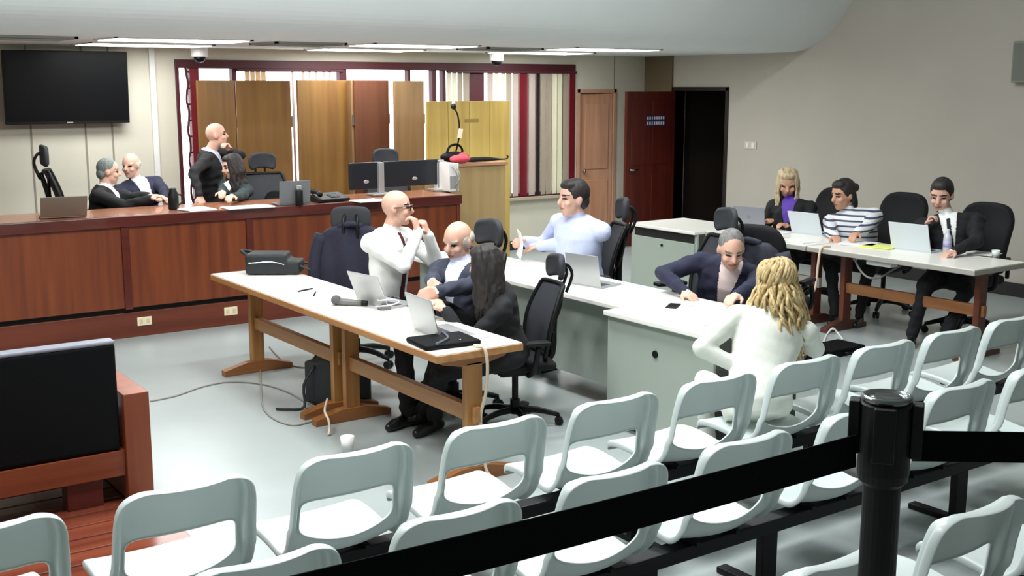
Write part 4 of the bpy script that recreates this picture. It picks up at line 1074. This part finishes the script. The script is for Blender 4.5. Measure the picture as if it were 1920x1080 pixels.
# -- oak table
ht = V((3.80, 6.74, 1.425))
person('bald person in a white shirt and dark glasses, hands raised to the chin', (3.74, 6.82, 0.70), (3.76, 6.78, 1.145), -46, ht, -36, 0, hair=None, glasses=True, shoulder_yaw=-66,
       top=CL_white, tie=CL_tie, legs=CL_black, skin=SK_C, hands=(onY(803, 441, 6.62), onY(784, 436, 6.52)), poles=((0.15, 0.3, -1.0), (0.0, -0.4, -1.0)), hand_dir=(V((-0.3, 0.1, 0.9)), V((-0.1, 0.3, 0.9))), palm=(V((-0.5, 0.5, 0)), V((-0.5, 0.6, 0))), curl=(1.0, 0.9),
       ankles=(V((4.05, 6.75, 0.09)), V((3.95, 6.5, 0.09))), bulk=1.08)
ht = onz(853, 418, 1.255)
person('person with thin grey hair in a charcoal suit sitting at the oak table', (ht.x+0.07, ht.y+0.0, 0.56), (ht.x+0.06, ht.y-0.01, 0.985), 200, ht, 196, -14, hair='ring', hair_mat=HA_light,
       top=CL_char, shirt=CL_shirtb, legs=CL_black, skin=SK_C, hands=(onz(792, 556, 0.90), onz(800, 545, 0.94)), poles=((0.3, -0.5, -0.6), (0.3, 0.6, -0.6)), palm=(V((0.2, 0.8, -0.3)), V((0.2, -0.8, -0.3))), curl=(0.7, 0.7), cuffs=CL_white, bulk=1.12, vneck=0.36, hscale=1.08)
ht = onz(903, 462, 1.185)
person('person with long dark hair in black sitting at the near end of the oak table', (ht.x+0.20, ht.y+0.02, 0.55), (ht.x+0.10, ht.y-0.02, ht.z-0.265), 165, ht, 118, -12, hair='long', hair_mat=HA_dark, women=True, shoulder_yaw=150,
       top=CL_black, legs=CL_black, skin=SK_A, hands=(onz(836, 585, 0.80), onz(826, 572, 0.80)), ankles=(onz(768, 800, 0.0)+V((0.09, 0.0, 0.09)), onz(800, 765, 0.0)+V((0.1, 0, 0.09))), bulk=1.12, bare_shin=False)
# -- grey desks
ht = onz(1074, 338, 1.41)
person('person in a pale blue shirt with dark hair sitting behind the grey desk', (ht.x+0.14, ht.y+0.05, 0.57), (ht.x+0.07, ht.y, 1.10), 190, ht, 168, -3, hair='short', hair_mat=HA_dark,
       top=CL_lblue, legs=CL_grey, skin=SK_C, hands=(onz(1010, 462, 0.88), onz(985, 452, 0.92)), poles=((0.4, -0.5, -0.8), (0.4, 0.5, -0.8)), curl=(0.4, 0.8), bulk=1.24, hscale=1.17)
ht = onz(1376, 437, 1.17)
person('person with short grey hair in a navy suit leaning over the grey desk', (ht.x+0.26, ht.y+0.40, 0.56), (ht.x+0.12, ht.y+0.13, 0.935), 215, ht, 238, -26, hair='crop', hair_mat=HA_grey,
       top=CL_navy, shirt=CL_pinkshirt, legs=CL_navy, skin=SK_C, hands=(onz(1345, 582, 0.79), onz(1283, 545, 0.80)), poles=((0.8, -0.5, -0.1), (-0.3, 0.9, 0.1)), cuffs=CL_white, curl=(0.3, 0.35), bulk=1.14, vneck=0.32, hscale=1.08)
ht = onz(1452, 488, 1.20)
person('person with long curly blond hair in a cream jacket in the front row', (4.36, 3.98, 0.54), (ht.x-0.05, ht.y-0.05, 0.915), 62, ht, 72, -10, hair='curly', hair_mat=HA_blond, women=True, shoulder_yaw=55,
       top=CL_cream, legs=CL_cream, skin=SK_A, hands=(onz(1392, 690, 0.66), V((4.95, 4.30, 0.70))), poles=((-1.0, 0.25, -0.55), (0.8, 0.2, -0.7)), curl=(0.4, 0.4), bulk=1.18, hscale=1.16)
# -- table by the wall
ht = onz(1478, 320, 1.305)
person('person with long ash-blond hair, black jacket and purple top at the table by the wall', (ht.x+0.10, ht.y, 0.55), (ht.x+0.06, ht.y, 1.0), 205, ht, 222, -24, hair='long', hair_mat=HA_ash, women=True,
       top=CL_black, shirt=CL_purple, legs=CL_black, skin=SK_B, hands=(onz(1478, 424, 0.80), onz(1440, 418, 0.80)), bulk=1.2, vneck=0.30, hscale=1.2)
ht = onz(1578, 338, 1.262)
person('person with a dark bun and a striped top at the table by the wall', (ht.x+0.18, ht.y-0.10, 0.55), (ht.x+0.10, ht.y-0.05, 0.955), 208, ht, 168, -12, hair='bun', hair_mat=HA_dark, women=True,
       top=CL_stripe, legs=CL_black, skin=SK_B, hands=(onz(1592, 452, 0.79), onz(1566, 444, 0.79)), poles=((0.4, -0.8, -0.3), (0.0, 0.9, -0.3)), curl=(0.5, 0.5), bulk=1.38, hscale=1.2)
ht = onz(1765, 338, 1.335)
person('person in a black suit at the table by the wall, hand to the mouth', (ht.x+0.12, ht.y-0.10, 0.56), (ht.x+0.06, ht.y-0.05, 1.02), 214, ht, 200, -18, hair='short', hair_mat=HA_dark,
       top=CL_black, shirt=CL_white, tie=CL_dtie, legs=CL_black, skin=SK_C, hands=(onz(1790, 470, 0.80), onX(1736, 424, ht.x-0.16)), poles=((0.3, -0.8, -0.5), (0.7, 0.5, -1.0)), cuffs=CL_white, curl=(0.4, 1.0), hand_dir=(None, V((0.1, -0.35, 0.75))),
       ankles=(V((ht.x-0.34, ht.y-0.35, 0.09)), V((ht.x-0.44, ht.y-0.12, 0.09))), bulk=1.2, vneck=0.36, hscale=1.14)
# ================================================================== THINGS ON THE TABLES
TZ = 0.75
def laptop(label, px, py, z, yaw, lid=105, w=0.32, d=0.22, m=None, logo=False):
    # origin at the hinge middle; the user sits on the +X side in local space, the lid opens on the -X side
    m = m or M_alum
    p = onz(px, py, z)
    t = thing('laptop', label, 'laptop', (p.x, p.y, z), D(yaw))
    MB().bx(0, d, -w/2, w/2, 0.0, 0.014).build('base', m, t, bevel=0.004)
    MB().bx(0.02, 0.12, -w/2+0.02, w/2-0.02, 0.014, 0.0155).build('keyboard', M_key, t)
    MB().bx(0.14, 0.20, -0.05, 0.05, 0.014, 0.015).build('trackpad', m, t)
    r = Matrix.Rotation(D(-(lid-90)), 3, 'Y')
    l = MB().box(r @ V((0, 0, d/2)) + V((0, 0, 0.012)), (0.007, w, d), r).build('lid', m, t, bevel=0.003)
    MB().box(r @ V((0.0045, 0, d/2)) + V((0, 0, 0.012)), (0.002, w-0.02, d-0.02), r).build('screen', M_scr, l)
    if logo: MB().cyl(r @ V((-0.0035, 0, d*0.55)) + V((0, 0, 0.012)), r @ V((-0.0045, 0, d*0.55)) + V((0, 0, 0.012)), 0.022, n=20).build('lid_mark', mat('mark_grey', rgb(130, 132, 138), 0.3), l)
    return t
laptop('silver laptop standing open before the white-shirted man on the oak table', 700, 574, TZ, 8, 112)
laptop('silver laptop standing open before the woman in black on the oak table', 800, 628, TZ, -4, 104)
laptop('silver laptop standing open on the grey desk beyond the mesh chair', 1096, 537, TZ, 10, 100, w=0.3)
laptop('grey laptop with a round mark on its lid before the ash-blond woman', 1405, 432, TZ, 18, 98, m=mat('laptop_grey', rgb(150, 152, 160), 0.4, metal=0.4), logo=True)
laptop('pale laptop before the striped-top woman at the table by the wall', 1513, 440, TZ, 5, 112, w=0.34, m=mat('laptop_pale', rgb(214, 222, 228), 0.4))
laptop('pale silver laptop before the man in black at the table by the wall', 1708, 471, TZ, 6, 108, w=0.36, d=0.24, m=MATS['laptop_pale'])
laptop('brownish laptop standing open on the bench in front of the empty chair under the television', 120, 408, DZT, 82, 122, w=0.36, d=0.20, m=mat('laptop_brown', rgb(130, 116, 102), 0.45))
laptop('grey laptop standing open on the bench behind the black flask', 553, 384, DZT, 88, 96, w=0.30, d=0.21, m=mat('laptop_midgrey', rgb(120, 120, 122), 0.45))

def sheet(label, px, py, z, yaw, w=0.21, d=0.297, h=0.004, m=None, name='paper_sheet'):
    p = onz(px, py, z); r = random.Random(int(px))
    mb = MB()
    for k in range(3):
        a = Matrix.Rotation(D(r.uniform(-4, 4)), 3, 'Z'); mb.box((r.uniform(-0.006, 0.006), r.uniform(-0.006, 0.006), h*(k+0.5)/3), (w, d, h/3), a)
    return tag(mb.build(name, m or M_paper, loc=(p.x, p.y, z), rz=D(yaw)), label, 'paper')
sheet('white papers on the grey desk left of the standing laptop', 1000, 497, TZ, 5, 0.3, 0.42)
sheet('white papers under the navy-suited man\'s hands', 1240, 574, TZ, 20, 0.3, 0.3)
sheet('white papers spread on the grey desk in front of the navy-suited man', 1180, 552, TZ, -15, 0.21, 0.3)
sheet('white paper at the near corner of the grey desk', 1300, 600, TZ, 10)
sheet('white papers on the oak table beside the near laptop', 862, 628, TZ, 8)
sheet('yellow notepad on the table by the wall, left of the pale silver laptop', 1650, 464, TZ, 10, 0.21, 0.28, 0.012, M_yellowpad, 'notepad')
sheet('white papers before the striped-top woman at the table by the wall', 1500, 452, TZ, -8, 0.21, 0.3, 0.006)
sheet('white papers beside the grey laptop at the table by the wall', 1452, 436, TZ, 12, 0.21, 0.3, 0.012)
sheet('white paper at the outer end of the table by the wall', 1835, 476, TZ, 12, 0.21, 0.3, 0.01)
sheet('white papers under the striped-top woman\'s hands', 1610, 458, TZ, 25, 0.24, 0.3, 0.012)
sheet('white papers on the bench before the dark-haired woman', 465, 389, DZT, 0, 0.42, 0.25, 0.008)
sheet('white papers on the bench left of the dark-haired woman', 368, 393, DZT, 6, 0.26, 0.25, 0.01)
sheet('white papers on the bench in front of the monitors', 690, 377, DZT, 4, 0.28, 0.21, 0.01)
# sheet held by the man in the blue shirt
hp = onz(972, 462, 0.90)
tag(MB().grid(lambda u, v: V(((u-0.5)*0.04+0.02*math.sin(v*3), (u-0.5)*0.26, v*0.20-0.02)), 6, 6).build('held_paper', M_paper, loc=(hp.x, hp.y, 0.84), rz=D(-20), solid=0.003), 'white paper held upright by the man in the blue shirt', 'paper')
# crumpled tissue held by the grey-haired man
hp = onz(796, 566, 0.86)
tm = MB()
for k in range(9):
    a = k*2.4; tm.ell((0.035*math.cos(a), 0.035*math.sin(a), 0.02*math.sin(a*1.7)), (0.035, 0.03, 0.024))
me_ = remesh(tm, 0.008, 1); me_.materials.append(mat('tissue_cream', rgb(236, 230, 206), 0.8)); o_ = bpy.data.objects.new('tissue', me_); C.objects.link(o_); o_.location = (hp.x, hp.y, 0.83)
tag(o_, 'crumpled cream tissue in the grey-haired man\'s hands over the near laptop', 'tissue')

# handheld microphone
a = onz(622, 563, TZ+0.03); b = onz(676, 568, TZ+0.02)
mc = thing('microphone', 'grey handheld microphone lying on the oak table', 'microphone', (a.x, a.y, TZ)); d = V((b.x-a.x, b.y-a.y, 0)); L_ = d.length; d.normalize()
mc.rotation_euler = (0, 0, math.atan2(d.y, d.x))
MB().tube([(0.05, 0, 0.024), (0.13, 0, 0.022), (0.2, 0, 0.02)], [0.023, 0.02, 0.017], 12, smooth=2).build('handle', mat('mic_grey', rgb(110, 108, 106), 0.45), mc, smooth=True)
MB().ell((0.03, 0, 0.032), (0.034, 0.031, 0.031)).build('grille_head', mat('mic_grille', rgb(88, 86, 86), 0.5, bump=0.6, scale=300), mc, smooth=True)
MB().cyl((0.2, 0, 0.02), (0.235, 0, 0.019), 0.0172).build('end_cap', M_black, mc)
# pens, phone
for i, (x, y, yw) in enumerate(((573, 545, 20), (590, 552, 60))):
    p = onz(x, y, TZ)
    tag(MB().cyl((-0.07, 0, 0.006), (0.06, 0, 0.006), 0.005, n=8).cyl((0.06, 0, 0.006), (0.072, 0, 0.006), 0.005, 0.001, n=8).build('pen', M_black, loc=(p.x, p.y, TZ), rz=D(yw)), 'thin dark pen on the oak table, ' + ['farther from', 'closer to'][i]+' the microphone', 'pen')
p = onz(1262, 576, TZ)
ph_ = tag(MB().bx(-0.075, 0.075, -0.036, 0.036, 0, 0.009).build('mobile_phone', M_black, loc=(p.x, p.y, TZ+0.004), rz=D(35), bevel=0.004), 'black mobile phone on the grey desk by the navy-suited man\'s hands', 'phone')
MB().bx(-0.07, 0.07, -0.032, 0.032, 0.009, 0.0095).build('screen', M_scr, ph_)
# black folder at the near end of the oak table
p = onz(808, 652, TZ)
fo = thing('document_case', 'flat black document case with a strap at the near end of the oak table', 'case', (p.x+0.10, p.y+0.02, TZ), D(-6))
MB().bx(-0.16, 0.17, -0.1, 0.16, 0.0, 0.03).build('body', M_leather, fo, bevel=0.012, seg=3)
MB().tube([(-0.10, -0.1, 0.033), (0.02, 0.0, 0.034), (0.06, 0.16, 0.033)], 0.008, 6).build('strap', mat('strap_grey', rgb(70, 78, 90), 0.5), fo, smooth=True)
MB().lathe([(0.008, 0.03), (0.008, 0.034), (0.004, 0.036)], (0.06, -0.06, 0), 12).build('stud', M_chrome, fo)
# charger and coil of cable between the laptops
p = onz(722, 580, TZ)
co = thing('cable_coil', 'white charger cable coiled on the oak table between the laptops', 'cable', (p.x, p.y, TZ))
MB().bx(-0.04, 0.03, -0.03, 0.03, 0, 0.025).build('adapter', mat('adapter_grey', rgb(120, 118, 120), 0.5), co, bevel=0.006)
MB().tube([(0.09*math.cos(k*0.7)*(1-0.02*k)+0.02, 0.05*math.sin(k*0.7), 0.008+0.004*k) for k in range(16)], 0.004, 6).build('lead', M_white, co, smooth=True)
# water bottle
p = onz(1775, 474, TZ)
wbt = thing('water_bottle', 'clear plastic water bottle with a pale label beside the pale silver laptop', 'bottle', (p.x, p.y, TZ))
MB().lathe([(0.03, 0), (0.034, 0.01), (0.034, 0.12), (0.03, 0.14), (0.014, 0.165), (0.013, 0.18)], n=18).build('bottle', mat('pet_plastic', rgb(226, 230, 240), 0.15, alpha=0.75), wbt, smooth=True)
MB().lathe([(0.0345, 0.05), (0.0345, 0.10)], n=18).build('label_band', mat('label_lilac', rgb(190, 186, 226), 0.5), wbt, smooth=True)
MB().lathe([(0.015, 0.178), (0.015, 0.195), (0.013, 0.197)], n=14).build('cap', M_white, wbt)
# cup on the wall table
p = onz(1860, 484, TZ)
tag(MB().lathe([(0.001, 0.005), (0.026, 0.004), (0.026, 0.0), (0.034, 0.06), (0.032, 0.06), (0.025, 0.008)], n=18).build('plastic_cup', mat('cup_clear', rgb(226, 236, 234), 0.25), loc=(p.x+0.05, p.y, TZ), smooth=True), 'small pale plastic cup at the outer end of the table by the wall', 'cup')
# backpack lying on the oak table
p = onz(512, 512, TZ)
bk_ = thing('backpack', 'black backpack lying on the far end of the oak table', 'backpack', (p.x+0.02, p.y, TZ), D(-35))
MB().ell((-0.04, 0, 0.075), (0.19, 0.14, 0.095)).ell((0.1, 0, 0.05), (0.12, 0.13, 0.06)).bx(-0.2, 0.1, -0.11, 0.11, 0.005, 0.13)
bb = MB().bx(-0.2, 0.1, -0.12, 0.12, 0.005, 0.155).bx(0.08, 0.2, -0.11, 0.11, 0.005, 0.10)
me_ = remesh(bb, 0.012, 8); me_.materials.append(M_backpack); o_ = bpy.data.objects.new('body', me_); C.objects.link(o_); o_.parent = bk_
MB().tube([(0.18, -0.08, 0.07), (0.27, -0.1, 0.045), (0.33, -0.06, 0.012), (0.36, 0.0, 0.01)], 0.016, 8, flat=0.5).tube([(0.18, 0.07, 0.07), (0.25, 0.1, 0.05), (0.3, 0.12, 0.012)], 0.016, 8, flat=0.5).build('strap', M_backpack, bk_, smooth=True)
MB().tube([(-0.18, -0.1, 0.14), (-0.24, -0.03, 0.17), (-0.18, 0.05, 0.15)], 0.012, 8).build('handle', M_backpack, bk_, smooth=True)
MB().tube([(-0.17, -0.122, 0.09), (0.0, -0.124, 0.1), (0.09, -0.122, 0.08)], 0.004, 6).build('zip', M_chrome, bk_)
# bag on the floor under the oak table
p = onz(640, 765, 0)
fb = thing('floor_bag', 'black bag with a loose strap on the floor under the oak table', 'bag', (3.36, 6.80, 0), D(20))
bb = MB().bx(-0.12, 0.12, -0.2, 0.2, 0.01, 0.30).ell((0, 0, 0.3), (0.1, 0.17, 0.08))
me_ = remesh(bb, 0.014, 8); me_.materials.append(M_backpack); o_ = bpy.data.objects.new('body', me_); C.objects.link(o_); o_.parent = fb
MB().tube([(-0.12, 0.1, 0.28), (-0.2, 0.12, 0.16), (-0.22, 0.1, 0.02), (-0.3, 0.16, 0.012), (-0.34, 0.24, 0.012)], 0.014, 8, flat=0.5).build('strap', M_backpack, fb, smooth=True)
# white cup on the floor
p = onz(652, 852, 0)
tag(MB().lathe([(0.0, 0.006), (0.03, 0.005), (0.03, 0.0), (0.042, 0.11), (0.039, 0.11), (0.028, 0.01), (0.0, 0.01)], n=20).build('paper_cup', M_white, loc=(p.x, p.y, 0), smooth=True), 'white paper cup on the floor beyond the front row', 'cup')

p = onz(1566, 660, 0)
fc_ = thing('flat_case', 'flat black case lying on the floor behind the front row near the wall table', 'case', (p.x, p.y, 0), D(0))
MB().bx(-0.2, 0.2, -0.14, 0.14, 0, 0.06).build('body', M_leather, fc_, bevel=0.012)
MB().tube([(-0.06, -0.14, 0.03), (-0.05, -0.18, 0.03), (0.05, -0.18, 0.03), (0.06, -0.14, 0.03)], 0.008, 8).build('handle', M_black, fc_, smooth=True)
# jackets over chairs
def jacket(label, root_loc, rz, m, z0, z1, wtop=0.22, wbot=0.27):
    t = thing('draped_jacket', label, 'jacket', root_loc, rz)
    def f(u, v):
        a = (u-0.5)*2; w_ = wtop+(wbot-wtop)*v
        return V((-0.05-0.035*math.sin(v*2)+0.13*abs(a)**2.2+0.012*math.sin(u*17+v*3), a*w_*(1 if v > 0.06 else 0.8+v*3), z1-(z1-z0)*v-0.05*abs(a)**3*(1-v)))
    MB().grid(f, 26, 16).build('cloth', m, t, smooth=True, solid=0.02)
    MB().tube([(-0.03, -0.08, z1-0.01), (-0.075, 0, z1+0.015), (-0.03, 0.08, z1-0.01)], 0.022, 8).build('collar', m, t, smooth=True)
    for s in (-1, 1):
        MB().tube([(0.06, s*wtop*0.95, z1-0.08), (0.05, s*(wtop+0.04), z1-0.25), (0.03, s*(wtop+0.05), z0+0.1), (0.03, s*(wtop+0.05), z0+0.02)], [0.06, 0.055, 0.05, 0.045], 10).build('sleeve', m, t, smooth=True)
    return t
def chair_pt(loc, yaw, x, y=0): 
    a = D(yaw); return (loc[0]+x*math.cos(a)-y*math.sin(a), loc[1]+x*math.sin(a)+y*math.cos(a), loc[2])
jacket('dark navy jacket hung over the mesh chair behind the white-shirted man', chair_pt((4.0, 7.77, 0), 60, -0.33), D(60), M_navycloth, 0.50, 1.12)
jacket('dark grey jacket hung over the office chair behind the curly-haired woman', chair_pt((6.62, 5.95, 0), 20, -0.40), D(20), mat('grey_jacket_cloth', rgb(62, 64, 76), 0.85, var=0.15, scale=40), 0.42, 1.0)

# ------------------------------------------------------------------ on the judges bench
def monitor(label, px0, px1, pytop, Y, w=0.5, stand_px=None):
    a = onY(px0, pytop, Y); b = onY(px1, pytop, Y); c = (a.x+b.x)/2; w = b.x-a.x; top_ = a.z
    t = thing('monitor', label, 'monitor', (c, Y, DZT))
    h = top_-DZT
    MB().bx(-w/2, w/2, 0.0, 0.035, 0.06, h).build('casing', mat('monitor_black', rgb(24, 28, 36), 0.4), t, bevel=0.008)
    MB().bx(-w/2+0.015, w/2-0.015, 0.035, 0.038, 0.075, h-0.015).build('screen', M_scr, t)
    sxp = w*0.42
    MB().bx(sxp-0.03, sxp+0.03, -0.045, 0.0, 0.02, h-0.005).build('stand_column', M_alum, t, bevel=0.006)
    MB().bx(sxp-0.12, sxp+0.10, -0.1, 0.06, 0.0, 0.02).build('stand_foot', M_alum, t, bevel=0.006)
    MB().ell((-w*0.0+0.06*0, -0.004, h*0.42), (0.03, 0.004, 0.018)).build('badge', M_alum, t)
    return t
monitor('black monitor seen from behind on the bench, left of the two', 655, 716, 306, 10.12)
monitor('black monitor seen from behind on the bench, right of the two', 719, 833, 303, 10.22)
p = onY(848, 305, 10.1)
pc = thing('computer_tower', 'white computer tower with cables at the right end of the bench', 'computer', (p.x-0.05, 9.99, DZT))
MB().bx(-0.06, 0.06, 0, 0.3, 0, p.z-DZT).build('case', M_white, pc, bevel=0.006)
MB().tube([(-0.03, -0.01, 0.26), (0.0, -0.04, 0.2), (0.03, -0.03, 0.1), (0.02, -0.02, 0.01)], 0.007, 6).tube([(0.03, -0.01, 0.24), (0.045, -0.05, 0.16), (0.0, -0.03, 0.06)], 0.006, 6).build('cable', M_cable, pc, smooth=True)
MB().bx(-0.05, 0.05, -0.004, 0, 0.03, 0.16).build('port_plate', M_alum, pc)
p = onz(553, 383, DZT)
fl = thing('flask', 'black flask with a pale cap on the bench before the grey laptop', 'flask', (p.x, p.y-0.10, DZT))
MB().lathe([(0.032, 0), (0.034, 0.01), (0.034, 0.13), (0.026, 0.145)], n=18).build('body', M_black, fl, smooth=True)
MB().lathe([(0.024, 0.145), (0.024, 0.175), (0.018, 0.18)], n=16).build('cap', mat('cap_grey', rgb(150, 152, 150), 0.4), fl)
p = onz(326, 393, DZT)
fl2 = thing('flask', 'black flask on the bench beside the hands of the man in the navy suit', 'flask', (p.x, p.y, DZT))
MB().lathe([(0.042, 0), (0.045, 0.01), (0.045, 0.14), (0.03, 0.165), (0.03, 0.185), (0.022, 0.19)], n=18).build('body', M_black, fl2, smooth=True)
MB().tube([(0.04, 0, 0.13), (0.075, 0, 0.12), (0.075, 0, 0.06), (0.045, 0, 0.04)], 0.008, 8).build('handle', M_black, fl2, smooth=True)
p = onz(628, 378, DZT)
ub = thing('desk_telephone', 'black desk telephone lying among cables on the bench left of the monitors', 'telephone', (p.x, p.y+0.08, DZT), D(8))
MB().prism([(-0.1, 0), (0.1, 0), (0.1, 0.075), (-0.1, 0.03)], 'x', -0.19, 0.15).build('body', M_black, ub, bevel=0.008)
MB().tube([(-0.16, -0.06, 0.07), (-0.15, 0.0, 0.09), (-0.16, 0.07, 0.095)], [0.026, 0.018, 0.026], 10).build('handset', M_black, ub, smooth=True)
for i in range(3):
    for j in range(3): MB().box((-0.02+i*0.035, -0.05+j*0.035, 0.048+j*0.008), (0.022, 0.022, 0.012)).build('button', mat('button_grey', rgb(120, 124, 124), 0.5), ub)

# ------------------------------------------------------------------ cables on the floor and hanging from tables
def cable(label, pts, r=0.006, m=None, cat='cable', name='floor_cable'):
    base = V(pts[0]); base.z = 0
    return tag(MB().tube([V(q)-base for q in pts], r, 6, smooth=6).build(name, m or M_cable, loc=base, smooth=True), label, cat)
F_ = lambda x, y, z=0.007: onz(x, y, z)
cable('thin grey cable snaking across the floor from the bench arm to the oak table', [F_(282, 752), F_(330, 742), F_(380, 725), F_(430, 716), F_(490, 720), F_(540, 735), F_(580, 758), F_(620, 772)])
cable('thin grey cable looping on the floor under the far oak trestle', [F_(488, 690), F_(490, 735), F_(494, 765), F_(515, 786), F_(550, 797), F_(585, 790), F_(620, 782)])
cable('thin grey cable lying behind the foot of the far oak trestle', [F_(505, 650), F_(530, 676), F_(560, 688), F_(600, 690), F_(640, 700)])
ed = 4.93
cable('cream cable hanging down the near end of the oak table', [V((3.27, ed+0.06, 0.757)), V((3.285, ed-0.012, 0.755)), V((3.30, ed-0.02, 0.66)), V((3.315, ed+0.02, 0.5)), V((3.30, ed+0.05, 0.36)), V((3.32, ed+0.06, 0.2)), V((3.33, ed+0.04, 0.06)), V((3.36, ed, 0.01))], 0.009, M_cablew, name='hanging_cable')
cable('cream cable trailing over the oak trestle feet', [F_(614, 748, 0.16), F_(609, 770, 0.13), F_(616, 787, 0.09), F_(618, 803, 0.04), F_(616, 815, 0.01)], 0.008, M_cablew, name='hanging_cable')
xe = 7.76
cable('white power cable hanging from the table by the wall to the floor', [V((xe+0.1, 6.42, 0.757)), V((xe-0.01, 6.42, 0.752)), V((xe-0.03, 6.43, 0.6)), V((xe-0.03, 6.45, 0.4)), V((xe-0.04, 6.55, 0.2)), V((xe-0.03, 6.5, 0.03))], 0.011, M_cablew, name='hanging_cable')
cable('white cable bent in a peak on the floor by the trestle foot', [F_(1545, 640), F_(1552, 625), F_(1562, 616, 0.05), F_(1572, 626), F_(1580, 636)], 0.009, M_white)
cable('grey cable slung under the top of the table by the wall', [onz(1602, 484, 0.69), onz(1612, 505, 0.6), onz(1628, 520, 0.55), onz(1650, 520, 0.55), onz(1672, 507, 0.6), onz(1696, 494, 0.66)], 0.009, M_cable, name='hanging_cable')
p = onz(1694, 487, 0.685)
tag(MB().bx(-0.05, 0.05, -0.12, 0.12, -0.02, 0.025).build('power_strip', M_white, loc=(7.86, p.y, 0.68), bevel=0.006), 'white power strip fixed under the top of the table by the wall', 'power strip')
